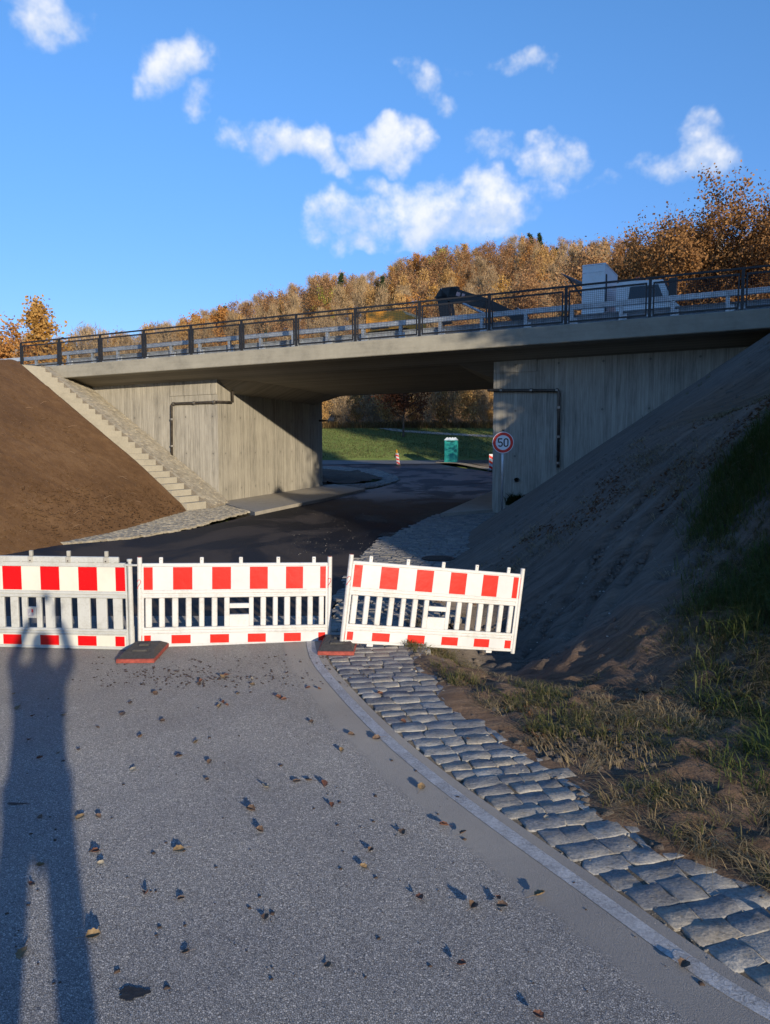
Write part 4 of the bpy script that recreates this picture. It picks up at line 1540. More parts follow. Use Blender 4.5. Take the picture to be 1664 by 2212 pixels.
def barrier_a(label, seed, marks=(True, True)):
    t = thing('barrier', label, 'barrier', (0, 0, 0), 'red and white barriers closing the road')
    Wd = 2.07
    f = MB()
    rounded_post(f, .022, .0, .995, .026); rounded_post(f, Wd - .022, .0, .995, .026)
    f.box(.045, Wd - .045, -.02, .02, .895, .93, b=.007)
    f.box(.045, Wd - .045, -.013, .013, .63, .90)
    for (a, b) in ((.555, .59), (.60, .64)): f.box(.045, Wd - .045, -.022, .022, a, b, b=.008)
    f.box(.045, Wd - .045, -.012, .012, .56, .64)
    for (a, b) in ((.165, .185), (.20, .235)): f.box(.045, Wd - .045, -.022, .022, a, b, b=.007)
    f.box(.045, Wd - .045, -.012, .012, .045, .235)
    f.box(.045, Wd - .045, -.02, .02, .02, .05, b=.007)
    for x in (.045, Wd - .065): f.box(x, x + .02, -.02, .02, .05, .90)
    for x in (.30, Wd - .36): f.box(x, x + .07, -.02, .02, -.005, .022)
    f.build('frame', M_WHITE, t, world=False, smooth=False)
    # slats between the openings
    op = [(.05, .075), (.145, .222), (.28, .355), (.42, .493), (.558, .635), (.692, .77), (.83, .905)]
    k = 2.07 / 925
    ed = [(667, 690), (720, 753), (780, 814), (843, 878), (905, 940), (965, 1000), (1027, 1060), (1085, 1178), (1200, 1233), (1260, 1293), (1317, 1348), (1377, 1405), (1432, 1462), (1488, 1518), (1543, 1562)]
    for (a0, a1), (b0, b1) in zip(ed[:-1], ed[1:]):
        if a1 == 1060 or b0 == 1200: continue
        x0, x1 = (a1 - 655) * k, (b0 - 655) * k
        MB().box(x0, x1, -.019, .019, .236, .554, b=.008).build('slat', M_WHITE, t, world=False)
    cp = MB(); x0, x1, x2, x3 = (1060 - 655) * k, (1085 - 655) * k, (1178 - 655) * k, (1200 - 655) * k
    cp.box(x0, x1, -.019, .019, .236, .554, b=.005); cp.box(x2, x3, -.019, .019, .236, .554, b=.005)
    cp.box(x1, x2, -.018, .018, .236, .365); cp.box(x1, x2, -.018, .018, .437, .487)
    cp.build('centre_panel', M_WHITE, t, world=False)
    kz = lambda v: (v - 655) * k
    tr = [(677, 726), (820, 910), (1003, 1092), (1182, 1268), (1356, 1439), (1523, 1563)]
    E = [(kz(a), kz(b)) for a, b in tr]
    stripes(t, .052, Wd - .052, .642, .894, -.014, M_RED, M_WSHEET, E)
    E2 = [(kz(a), kz(b)) for a, b in ((667, 715), (811, 901), (993, 1083), (1173, 1260), (1348, 1431), (1517, 1555))]
    stripes(t, .052, Wd - .052, .053, .155, -.014, M_RED, M_WSHEET, E2)
    for v in (764, 954, 1139, 1318, 1492):
        pg = MB(); x = kz(v); pg.box(x - .02, x + .02, -.012, .012, .925, .995, b=.005)
        po = pg.build('peg', M_WHITE, t, world=False)
        MB().tube([(x, -.0135, .975), (x, -.0115, .975)], .005, 8).build('hole', M_DARK, po, world=False)
    for side, on in zip((0, 1), marks):
        if not on: continue
        x = .022 + side * (Wd - .044)
        # hand written red 2 wrapped on the post
        pts = [(-.022, .735), (-.012, .755), (.006, .757), (.014, .735), (.004, .71), (-.012, .685), (-.022, .668), (-.02, .662), (.016, .664)]
        pts3 = []
        for a, z in pts:
            yy2 = -math.sqrt(max(.027 ** 2 - a * a, 1e-6))
            pts3.append((x + a, yy2, z))
        MB().tube(pts3, .0035, 5).build('painted_two', M_REDPEN, t, world=False)
        MB().tube([(x, 0, .993), (x, 0, 1.0)], .02, 10).build('post_cap', M_RUBRED, t, world=False)
    return t

bA = barrier_a('middle white plastic barrier with red blocks hung level between the two base plates', 1)
bC = barrier_a('right white plastic barrier with red blocks tilting down to the right over the mud', 2, (True, False))
def place(o, P, Q, roll=0.0):
    """left foot at P, right foot towards Q"""
    P, Q = Vector(P), Vector(Q)
    o.location = P
    d = Q - P
    yaw = math.atan2(d.y, d.x)
    pit = math.atan2(d.z, math.hypot(d.x, d.y))
    o.rotation_euler = Euler((0, -pit, yaw), 'XYZ')
place(bA, at(299, 1402, 8.1), at(725, 1393, 8.42))
Rl = at(734, 1391.5, 8.02); Rr = at(1108, 1411, 8.50)
place(bC, Rl, Rr)
bC.scale = (.972, .972, .972)

def barrier_b(label):
    t = thing('barrier', label, 'barrier', (0, 0, 0), 'red and white barriers closing the road')
    # local x runs to the right, origin at the right foot
    kx = lambda v: (v - 1190) * .00115
    L0 = -2.10
    f = MB()
    f.box(L0 + .04, kx(1090), -.02, .02, .935, 1.0, b=.008)
    f.box(L0 + .04, kx(1150), -.018, .018, .892, .937)
    f.box(L0 + .04, kx(1165), -.012, .012, .63, .93)
    for a, b in ((.56, .585), (.595, .628)): f.box(L0 + .04, kx(1160), -.024, .024, a, b, b=.008)
    f.box(L0 + .04, kx(1160), -.012, .012, .558, .63)
    for a, b in ((.168, .188), (.198, .226)): f.box(L0 + .04, kx(1155), -.024, .024, a, b, b=.007)
    f.box(L0 + .04, kx(1155), -.012, .012, .03, .228)
    f.box(L0 + .04, kx(1150), -.022, .022, .008, .04, b=.007)
    f.box(kx(1150), kx(1165), -.02, .02, .03, .93)
    f.tube([(kx(1190), 0, .0), (kx(1190), 0, .26)], .03, 12)
    f.tube([(kx(1190), 0, .26), (kx(1190), 0, .93)], .026, 12)
    f.tube([(kx(1190), 0, .93), (kx(1190), 0, .955)], .018, 10)
    f.tube([(kx(1190), 0, .955), (kx(1190), 0, .98)], .028, 10)
    f.tube([(L0, 0, .0), (L0, 0, .95)], .03, 12)
    f.box(L0, L0 + .05, -.02, .02, .03, .93)
    f.build('frame', M_GREYP, t, world=False)
    for a, b in ((1024, 1110), (865, 965), (685, 805), (525, 625), (375, 465), (290, 340), (150, 205), (40, 115), (-110, -20), (-260, -170), (-420, -320), (-560, -480)):
        MB().box(kx(a), kx(b), -.017, .017, .226, .56, b=.006).build('slat', M_GREYP, t, world=False)
    cp = MB(); cp.box(kx(205), kx(290), -.016, .016, .335, .452)
    cp = cp.build('centre_panel', M_GREYP, t, world=False)
    lg = MB(); lg.box(kx(206), kx(262), -.0185, -.0165, .352, .432)
    lgo = lg.build('sticker', simple('sticker_grey', (.36, .34, .38), .5), cp, world=False)
    sail = MB(); sail.prism([(kx(213), .368), (kx(243), .368), (kx(246), .426)], -.0198, -.019); sail.prism([(kx(222), .374), (kx(236), .374), (kx(234), .41)], -.0205, -.0199)
    sail.build('sail_emblem', M_WHITE, cp, world=False)
    rd = MB(); rd.box(kx(244), kx(261), -.0198, -.019, .395, .430); rd.build('red_mark', M_REDPEN, cp, world=False)
    top = [(1060, 1155), (708, 885), (345, 525), (-20, 162), (-375, -195), (-618, -555)]
    stripes(t, L0 + .06, kx(1155), .636, .896, -.014, M_REDB, M_CREAM, [(kx(a), kx(b)) for a, b in top])
    low = [(1040, 1128), (682, 860), (320, 500), (-40, 137), (-400, -222), (-618, -582)]
    stripes(t, L0 + .06, kx(1135), .042, .156, -.014, M_REDB, M_CREAM, [(kx(a), kx(b)) for a, b in low])
    for v in (257, 616, 975, -102, -460):
        b_ = MB(); x = kx(v); b_.box(x - .028, x + .028, -.03, .03, .935, 1.0, b=.006); b_.box(x - .018, x + .018, -.016, .016, 1.0, 1.06, b=.004)
        bo = b_.build('lamp_bracket', simple('bracket_grey', (.36, .35, .31), .6), t, world=False)
        MB().tube([(x, -.033, .955), (x, -.029, .955)], .008, 8).build('bolt', M_PIPE, bo, world=False)
    for v in (165, 345, 520, 700, 878, 1040, -20, -200, -560):
        MB().tube([(kx(v), -.026, .955), (kx(v), -.018, .955)], .02, 12).build('dimple', M_GREYP, t, world=False)
    # swivel clamp to the next barrier
    cl = MB(); cl.box(kx(1150), kx(1275), -.045, -.02, .91, .93, b=.006)
    cl.build('clamp', M_GREYP, t, world=False)
    return t
bB = barrier_b('left older grey framed barrier with wide slats, lamp brackets and a small sail sticker')
ra = at(284 + 2, 1405, 8.0); la = at(0, 1399, 8.12)
dv = (la - ra).normalized()
bB.location = ra
bB.rotation_euler = (0, 0, math.atan2(-dv.y, -dv.x))

def base_plate(c, yaw, label):
    t = thing('base_plate', label, 'base plate', c, 'recycled rubber base plates under the barriers', (0, 0, yaw))
    b_ = MB()
    w, d, h = .185, .32, .088
    c8 = [(-w, -d, .035), (w, -d, .035), (w, d, .035), (-w, d, .035), (-w + .05, -d + .22, h), (w - .05, -d + .22, h), (w - .05, d - .13, h), (-w + .05, d - .13, h)]
    b_.hexa(c8)
    b_.build('body', M_RUBBER, t, world=False)
    e_ = MB(); e_.box(-w - .004, w + .004, -d - .004, d + .004, .0, .04, b=.004)
    e_.build('red_rim', M_RUBRED, t, world=False)
    s_ = MB(); s_.box(-.075, .075, -.16, -.08, h - .03, h + .004, b=.004); s_.box(-.05, .05, .0, .06, h - .01, h + .02, b=.004)
    s_.build('socket', M_RUBBER, t, world=False)
    return t
c = gp(286, 1436, 0); base_plate((c.x, c.y + .37, .002), .04, 'rubber base plate with a red edge under the joint of the left and middle barriers')
c = gp(727, 1419, 0); base_plate((c.x, c.y + .37, .002), -.03, 'rubber base plate with a red edge at the end of the white line')

# ------------------------------------------------------------------ speed limit sign
sp0 = at(1087, 956, 21.7)
zb = zR_at(sp0.x, sp0.y)
sg = thing('speed_sign', 'round 50 speed limit sign on a thin steel pole before the right abutment', 'traffic sign', (sp0.x, sp0.y, zb))
sy_ = sp0.y
MB().tube([(sp0.x, sy_ + .05, zb - .2), (sp0.x, sy_ + .05, sp0.z + .33)], .030, 12).build('pole', M_ZINC, sg, smooth=True)
MB().tube([(sp0.x, sy_ + .05, sp0.z + .33), (sp0.x, sy_ + .05, sp0.z + .36)], .034, 12).build('pole_cap', M_BLACK, sg)
MB().tube([(sp0.x, sy_ + .05, zb + 1.02), (sp0.x, sy_ + .05, sp0.z - .3)], .0325, 12).build('sunlit_pole_tube', simple('sunlit_pole_white', (.75, .76, .76), .4), sg, smooth=True)  # white colour of this tube stands in for sun on the upper pole
def disc(r, y0, y1, n=48):
    return MB().tube([(sp0.x, sy_ + y0, sp0.z), (sp0.x, sy_ + y1, sp0.z)], r, n)
di = disc(.30, .0, .015).build('disc', simple('sign_white_film', (.88, .88, .9), .4, 0, .03), sg)
def annulus(r0, r1, y, n=64):
    mb = MB(); rows = []
    for k in range(n + 1):
        a = 2 * PI * k / n
        rows.append([Vector((sp0.x + r0 * math.cos(a), sy_ + y, sp0.z + r0 * math.sin(a))), Vector((sp0.x + r1 * math.cos(a), sy_ + y, sp0.z + r1 * math.sin(a)))])
    return mb.grid(rows)
annulus(.207, .284, -.003).build('red_ring', simple('sign_red', (.80, .022, .012), .35, 0, .05), di)
def stroke(pts, w, y, closed=False):
    P = [Vector((a, 0, b)) for a, b in pts]; n = len(P); rows = []
    for i in range(n):
        a = P[(i - 1) % n] if (closed or i > 0) else P[i]
        b = P[(i + 1) % n] if (closed or i < n - 1) else P[i]
        t = (b - a).normalized(); nn = Vector((-t.z, 0, t.x))
        rows.append([P[i] + nn * w / 2 + Vector((0, y, 0)), P[i] - nn * w / 2 + Vector((0, y, 0))])
    if closed: rows.append(rows[0])
    return MB().grid(rows)
def arc(cx, cz, rx, rz, a0, a1, n=14):
    return [(cx + rx * math.cos(R(a0 + (a1 - a0) * k / n)), cz + rz * math.sin(R(a0 + (a1 - a0) * k / n))) for k in range(n + 1)]
# digits: about 24 cm high
off = Vector((sp0.x, sy_, sp0.z))
def dig(mb, name):
    mb.v = [tuple(Vector(v) + off) for v in mb.v]
    mb.build(name, M_BLACK, di)
zx, hx, hz_ = .083, .054, .105
pts0 = arc(zx, hz_ - hx, hx, hx, 0, 180) + arc(zx, -hz_ + hx, hx, hx, 180, 360)
dig(stroke(pts0, .034, -.0045, True), 'digit_zero')
fx = -.075
five = [(fx + .045, .105), (fx - .045, .105), (fx - .047, .10), (fx - .052, -.012), (fx - .045, -.008)]
m5 = stroke([(fx + .052, .105), (fx - .066, .105)], .034, -.0045)
dig(m5, 'digit_five')
m5 = stroke([(fx - .052, .12), (fx - .054, .0)], .032, -.0047); dig(m5, 'digit_five')
m5 = stroke(arc(fx - .002, -.045, .056, .060, 140, -150, 26), .034, -.0049); dig(m5, 'digit_five')

# ------------------------------------------------------------------ manhole and gully
mc = gp(947, 1208, rH)
mh = thing('manhole_cover', 'round cast iron manhole grate in the setts behind the right barrier', 'manhole cover', (mc.x, mc.y, mc.z + .012))
MB().tube([(0, 0, 0), (0, 0, .012)], .31, 36).build('cover', simple('iron_plate', (.05, .047, .042), .6, .5), mh, world=False)
an = MB(); rows = []
for k in range(41):
    a = 2 * PI * k / 40
    rows.append([(.27 * math.cos(a), .27 * math.sin(a), .016), (.31 * math.cos(a), .31 * math.sin(a), .016)])
an.grid(rows).build('rim', M_IRON, mh, world=False)
for k in range(-4, 5):
    L = math.sqrt(.265 ** 2 - (k * .055) ** 2)
    MB().box(-L, L, k * .055 - .014, k * .055 + .014, .0125, .02, b=0).build('bar', M_IRON, mh, world=False)
gc = gp(837, 1156, rH)
gu = thing('gully_grate', 'small rectangular iron gully grate at the right edge of the new asphalt', 'drain grate', (gc.x, gc.y, gc.z + .004), None, (0, 0, R(-12)))
MB().box(-.16, .16, -.35, .35, 0, .004).build('recess', M_DARK, gu, world=False)
for k in range(7): MB().box(-.16, .16, -.33 + k * .1, -.28 + k * .1, .004, .018).build('bar', M_IRON, gu, world=False)

# ------------------------------------------------------------------ things beyond the bridge
def guide_board(px, ybase, ytop, label, lamp):
    c = gp(px, ybase, rH)
    t = thing('guide_board', label, 'traffic beacon', (c.x, c.y, c.z), 'red and white guide boards on the new road')
    h = (ybase - ytop) / F * c.y
    w = h * .25
    z0 = .13
    pl = MB().box(-w / 2, w / 2, -.02, .02, z0, h, b=.01).build('board', M_WSHEET, t, world=False)
    n = 3
    for k in range(n):
        zc = z0 + (h - z0) * (k + .35) / n
        hh = (h - z0) / n * .24
        s_ = w * .42
        MB().prism([(-w / 2 + .01, zc - hh + s_ * .6), (w / 2 - .01, zc - hh - s_ * .6), (w / 2 - .01, zc + hh - s_ * .6), (-w / 2 + .01, zc + hh + s_ * .6)], -.024, -.021).build('red_stripe', M_RED, pl, world=False)
    MB().box(-.2, .2, -.4, .4, 0, .11, b=.02).build('foot', M_RUBBER, t, world=False)
    MB().box(-.03, .03, -.015, .015, .1, z0 + .02).build('stem', M_GREYP, t, world=False)
    if lamp:
        l_ = MB().tube([(0, 0, h), (0, 0, h + .13)], [.09, .07], 12).build('lamp_housing', M_ORANGE, t, world=False)
        MB().tube([(0, 0, h + .13), (0, 0, h + .25), (0, 0, h + .30)], [.085, .085, .04], 14).build('lens', M_AMBER, l_, world=False)
        MB().tube([(-.16, .05, h - .25), (-.16, .09, h - .25)], .09, 12).build('reflector', M_BLACK, t, world=False)
    return t
gb = guide_board(861, 1006, 979, 'tilted red and white guide board with a yellow lamp standing in the new road', True)
gb.rotation_euler = (0, R(-7), 0)
gb2 = guide_board(1061, 1018, 981, 'red and white guide board half hidden by the edge of the right abutment', False)

tcn = gp(975, 1000, rH)
tl = thing('portable_toilet', 'turquoise portable toilet cabin with a white roof beyond the underpass', 'portable toilet', (tcn.x, tcn.y, tcn.z + .04), None, (0, 0, R(-12)))
w, d, h = .56, .56, 2.02
b_ = MB(); b_.box(-w, w, -d, d, .1, h, b=.03); b_.build('cabin', M_TEAL, tl, world=False)
MB().box(-w - .03, w + .03, -d - .03, d + .03, 0, .12, b=.02).build('base', M_TEAL, tl, world=False)
dr = MB().box(-w + .1, w - .1, -d - .02, -d - .001, .16, h - .15, b=.015).build('door', M_TEAL, tl, world=False)
for zz in (.5, .95, 1.35): MB().box(-w + .2, w - .2, -d - .035, -d - .021, zz, zz + .28, b=.012).build('door_panel', M_TEAL, dr, world=False)
MB().box(w - .2, w - .14, -d - .05, -d - .021, 1.0, 1.12).build('handle', M_BLACK, dr, world=False)
for k in range(6): MB().box(-.36 + k * .125, -.27 + k * .125, -d - .03, -d - .0215, h - .14, h - .07).build('vent', M_DARK, tl, world=False)
for k in range(3): MB().box(-w - .012, w + .012, -d + .15 + .33 * k, -d + .3 + .33 * k, .3, h - .3, b=.01).build('side_rib', M_TEAL, tl, world=False)
rf = MB(); rf.hexa([(-w - .03, -d - .03, h), (w + .03, -d - .03, h), (w + .03, d + .03, h), (-w - .03, d + .03, h), (-w * .8, -d * .6, h + .2), (w * .8, -d * .6, h + .2), (w * .8, d * .6, h + .2), (-w * .8, d * .6, h + .2)])
ro = rf.build('roof', M_ROOFW, tl, world=False)
for k in range(4): MB().box(-.42 + k * .24, -.30 + k * .24, -d * .58, d * .58, h + .15, h + .25, b=.02).build('roof_rib', M_ROOFW, ro, world=False)

# give way sign seen narrow, bollard, stone post
c = gp(955, 981, rH); c.z = rH(c.x, c.y)
gy_ = thing('give_way_sign', 'small white triangular sign on a grey pole behind the portable toilet', 'traffic sign', c)
hh = (981 - 920) / F * c.y
MB().tube([(0, 0, 0), (0, 0, hh)], .04, 8).build('pole', M_ZINC, gy_, world=False)
pl = MB().prism([(-.30, hh), (0, hh - .78), (.30, hh)], -.06, -.045).build('plate', M_RED, gy_, world=False)
MB().prism([(-.21, hh - .06), (0, hh - .6), (.21, hh - .06)], -.066, -.061).build('white_field', M_WSHEET, pl, world=False)
c = gph(716, 917, HG)
bx = thing('stone_post', 'short squat grey stone post beside the grass path', 'stone post', c)
MB().box(-.45, .45, -.3, .3, -.2, 1.0, b=.06).build('block', M_SLAB, bx, world=False)
MB().box(-.5, .5, -.35, .35, 1.0, 1.08, b=.02).build('cap', M_SLAB, bx, world=False)

# ------------------------------------------------------------------ vehicles on the bridge
ZD = 5.08
def pof(px, q, py=650):
    v = on_q(px, py, q)
    return toPQ(v.x, v.y)[0]
def wheel(par, p, q, r, w=.28, side=-1):
    c = PQ(p, q, ZD + zs(p) + r); n_ = Vector((NX, NY, 0))
    o_ = MB().tube([c - n_ * w / 2, c + n_ * w / 2], r, 20).build('wheel', M_TYRE, par)
    MB().tube([c - n_ * (w / 2 + .01), c - n_ * (w / 2 - .02)], r * .55, 14).build('rim', M_GALV, o_)
    return o_
def bar(mb, a, b, q, w, d=.24, mi=0):
    """flat beam between two picture points lying in the plane q"""
    A_, B_ = on_q(a[0], a[1], q), on_q(b[0], b[1], q)
    ax = (B_ - A_).normalized(); n_ = Vector((NX, NY, 0)); up = ax.cross(n_).normalized()
    w0, w1 = (w if isinstance(w, tuple) else (w, w))
    c = []
    for s_ in (-1, 1):
        for (P, ww, m) in ((A_, w0, -1), (B_, w1, -1), (B_, w1, 1), (A_, w0, 1)):
            c.append(P + up * (ww / 2 * s_) + n_ * (d / 2 * m))
    mb.hexa(c, mi)
qa, qb = 25.3, 27.5
tp = pof(1300, 26)
tk = thing('truck', 'white flatbed truck with a tall cabinet behind its cab and a folded black loader crane', 'truck', PQ(tp, 26.4, ZD))
b0, b1 = pof(1257, qa), pof(1306, qa)
zt = lambda p, z: ZD + zs(p) + z
bxm = MB(); bxm.pqbox(b0, b1, qa, qb - .1, ZD + .75, 5.1 + 2.62, 0, zs)
cabn = bxm.build('cabinet', M_TRUCK, tk)
zf = ZD + .85
for zz in (1.35, 2.0, 2.42):
    MB().pqbox(b0 + .02, b1 - .02, qa - .012, qa - .002, ZD + zz, ZD + zz + .012, 0, zs).build('panel_joint', M_GALV, cabn)
MB().pqbox(b1 + .002, b1 + .03, qa + .12, qa + .2, ZD + 1.2, ZD + 2.35, 0, zs).build('hinge_bar', M_STEEL, cabn)
MB().pqbox(b0 - .01, b1 + .01, qa - .01, qb - .09, ZD + 2.64, ZD + 2.68, 0, zs).build('roof_edge', M_GALV, cabn)
# raised flap
fa, fb = on_q(1257, 612, qa + .3), on_q(1212, 591, qa + .3)
fm = MB(); n_ = Vector((NX, NY, 0)); k = Vector((0, 0, .05))
fm.hexa([fa, fb, fb + n_ * 1.5, fa + n_ * 1.5, fa + k, fb + k * .5, fb + n_ * 1.5 + k * .5, fa + n_ * 1.5 + k])
fm.build('raised_flap', simple('flap_grey', (.16, .17, .19), .5), tk)
fm = MB(); fm.tube([on_q(1257, 640, qa + .35), on_q(1228, 601, qa + .35)], .025, 6); fm.build('flap_strut', M_BLACK, tk)
# cab
c0, c1 = b1 + .35, b1 + 2.15
cm_ = MB()
prof = [(c0, .55), (c1, .55), (c1 + .10, 1.15), (c1 - .18, 1.45), (c1 - .42, 2.0), (c0 + .1, 2.06), (c0, 1.98)]
def pqprism(mb, prof, q0, q1, mi=0):
    n = len(prof)
    vs = [PQ(p, q0, zt(p, z)) for p, z in prof] + [PQ(p, q1, zt(p, z)) for p, z in prof]
    fs = [tuple(range(n)), tuple(range(2 * n - 1, n - 1, -1))] + [(i, i + n, (i + 1) % n + n, (i + 1) % n) for i in range(n)]
    return mb.add(vs, fs, mi)
cabo = pqprism(cm_, prof, qa + .05, qb - .15).build('cab', M_TRUCK, tk)
pqprism(MB(), [(c0 + .35, 1.35), (c1 - .35, 1.35), (c1 - .55, 1.86), (c0 + .42, 1.86)], qa + .035, qa + .048).build('side_window', M_GLASS, cabo)
pqprism(MB(), [(c1 - .13, 1.42), (c1 - .165, 1.46), (c1 - .41, 2.06), (c1 - .37, 2.02)], qa + .15, qb - .25).build('windscreen', M_GLASS, cabo)
pqprism(MB(), [(c1 - .2, 1.35), (c1 + .02, 1.35), (c1 + .02, 1.95), (c1 - .2, 1.95)], qa - .3, qa - .12).build('wing_mirror', M_BLACK, cabo)
mb = MB(); pqprism(mb, [(c0 + .32, .8), (c1 - .3, .8), (c1 - .3, .81), (c0 + .32, .81)], qa + .036, qa + .049); mb.build('door_seam', M_STEEL, cabo)
mb = MB(); cc_ = PQ(c0 + .55, qa + .6, zt(c0, 2.06)); mb.tube([cc_, cc_ + Vector((0, 0, .1)), cc_ + Vector((0, 0, .2))], [.1, .1, .06], 12); mb.build('beacon', simple('orange_beacon', (.8, .16, .03), .3), cabo)
q_bed = MB(); bed0 = pof(1085, qa)
q_bed.pqbox(bed0, c1 - .2, qa + .55, qb - .7, ZD + .5, ZD + .74, 0, zs); q_bed.build('chassis', M_BLACK, tk)
MB().pqbox(bed0, b0 - .1, qa, qb - .1, ZD + .76, ZD + .86, 0, zs).build('flatbed', M_GALV, tk)
MB().pqbox(bed0, bed0 + 1.6, qa - .02, qa + .02, ZD + .5, ZD + .92, 0, zs).build('dropside', M_TRUCK, tk)
for pw_ in (bed0 + 1.0, c0 + .9): 
    for qq in (qa + .2, qb - .35): wheel(tk, pw_, qq, .42)
# loader crane
cr_ = MB(); qc = 26.2
bar(cr_, (1130, 694), (1112, 676), qc, .42, .5)
bar(cr_, (1120, 684), (1050, 655), qc, (.22, .34)); bar(cr_, (1056, 657), (972, 636), qc, (.34, .50))
cro = cr_.build('crane_boom', M_BLACK, tk)
k2 = MB(); bar(k2, (990, 633), (957, 634), qc, (.44, .36)); bar(k2, (962, 633), (950, 645), qc, (.42, .3)); bar(k2, (958, 640), (965, 700), qc, (.40, .34)); bar(k2, (976, 652), (981, 690), qc - .2, .09, .09); bar(k2, (950, 642), (946, 648), qc, .2)
k2.build('crane_stick', M_BLACK, tk)
k3 = MB(); k3.tube([on_q(1000, 655, qc - .2), on_q(1060, 684, qc - .2)], .045, 8); k3.build('hydraulic_ram', M_GALV, tk)
k4 = MB()
for a, b in (((986, 634), (994, 636.5)), ((998, 637.5), (1004, 639))): bar(k4, a, b, qc - .127, .13, .004)
k4.build('warning_decal', simple('decal_pale', (.55, .35, .33), .5), cro)
# orange machine
om = thing('orange_machine', 'orange construction machine body showing behind the railing left of the black crane', 'construction machine', PQ(pof(832, 28), 28, ZD))
qo = 27.0; o0, o1 = pof(791, qo), pof(876, qo)
pqprism(MB(), [(o0, 1.45), (o1, 1.5), (o1 + .02, 2.0), (o1 - .12, 2.15), (o0 + .9, 2.17), (o0 + .85, 2.27), (o0 + .1, 2.25), (o0, 2.1)], qo, qo + 1.9).build('bonnet', M_ORANGE, om)
pqprism(MB(), [(o0 + .05, .95), (o1 - .05, .95), (o1 - .05, 1.44), (o0 + .05, 1.44)], qo + .06, qo + 1.8).build('body', M_BLACK, om)
pqprism(MB(), [(o0 + .2, 1.53), (o0 + 1.0, 1.53), (o0 + .9, 1.75), (o0 + .25, 1.75)], qo - .012, qo - .002).build('side_grille', M_STEEL, om)
pqprism(MB(), [(o0 + .12, .55), (o1 - .1, .55), (o1 - .1, .94), (o0 + .12, .94)], qo + .2, qo + 1.7).build('chassis', M_ORANGE, om)
for pw_ in (o0 + .45, o1 - .45):
    for qq in (qo + .15, qo + 1.75): wheel(om, pw_, qq, .45)

# ------------------------------------------------------------------ trees
def prisms(segs):
    """segs: list of (p0, p1, r0, r1) -> three sided tapered prisms"""
    A_ = np.array([s[0] for s in segs], float); B_ = np.array([s[1] for s in segs], float)
    r0 = np.array([s[2] for s in segs])[:, None]; r1 = np.array([s[3] for s in segs])[:, None]
    T = B_ - A_; T /= np.maximum(np.linalg.norm(T, axis=1), 1e-6)[:, None]
    ref = np.where(np.abs(T[:, 2:3]) < .9, np.array([[0, 0, 1.]]), np.array([[1., 0, 0]]))
    U_ = np.cross(T, ref); U_ /= np.linalg.norm(U_, axis=1)[:, None]
    V_ = np.cross(T, U_)
    vs = []
    for (P, r) in ((A_, r0), (B_, r1)):
        for k in range(3):
            a = 2 * PI * k / 3
            vs.append(P + (U_ * math.cos(a) + V_ * math.sin(a)) * r)
    v = np.stack(vs, 1).reshape(-1, 3)
    n = len(segs); base = np.arange(n)[:, None] * 6
    f = np.concatenate([base + np.array([[k, (k + 1) % 3, 3 + (k + 1) % 3, 3 + k]]) for k in range(3)], 0)
    return v, f


def leafquads(C, size, elong, rng, up=0.0):
    n = len(C)
    d = rng.normal(size=(n, 3)); d[:, 2] += up * 2.5
    d /= np.linalg.norm(d, axis=1)[:, None]
    e = rng.normal(size=(n, 3)); e -= d * (e * d).sum(1)[:, None]
    e /= np.linalg.norm(e, axis=1)[:, None]
    s = (size * rng.uniform(.6, 1.4, n))[:, None]
    L, Wd = d * s * elong * .5, e * s * .5
    # a kite: pointed ends, widest past the middle
    v = np.stack([C - L, C + Wd * .9 + L * .1, C + L, C - Wd * .9 + L * .1], 1).reshape(-1, 3)
    f = np.arange(n * 4).reshape(n, 4)
    return v, f


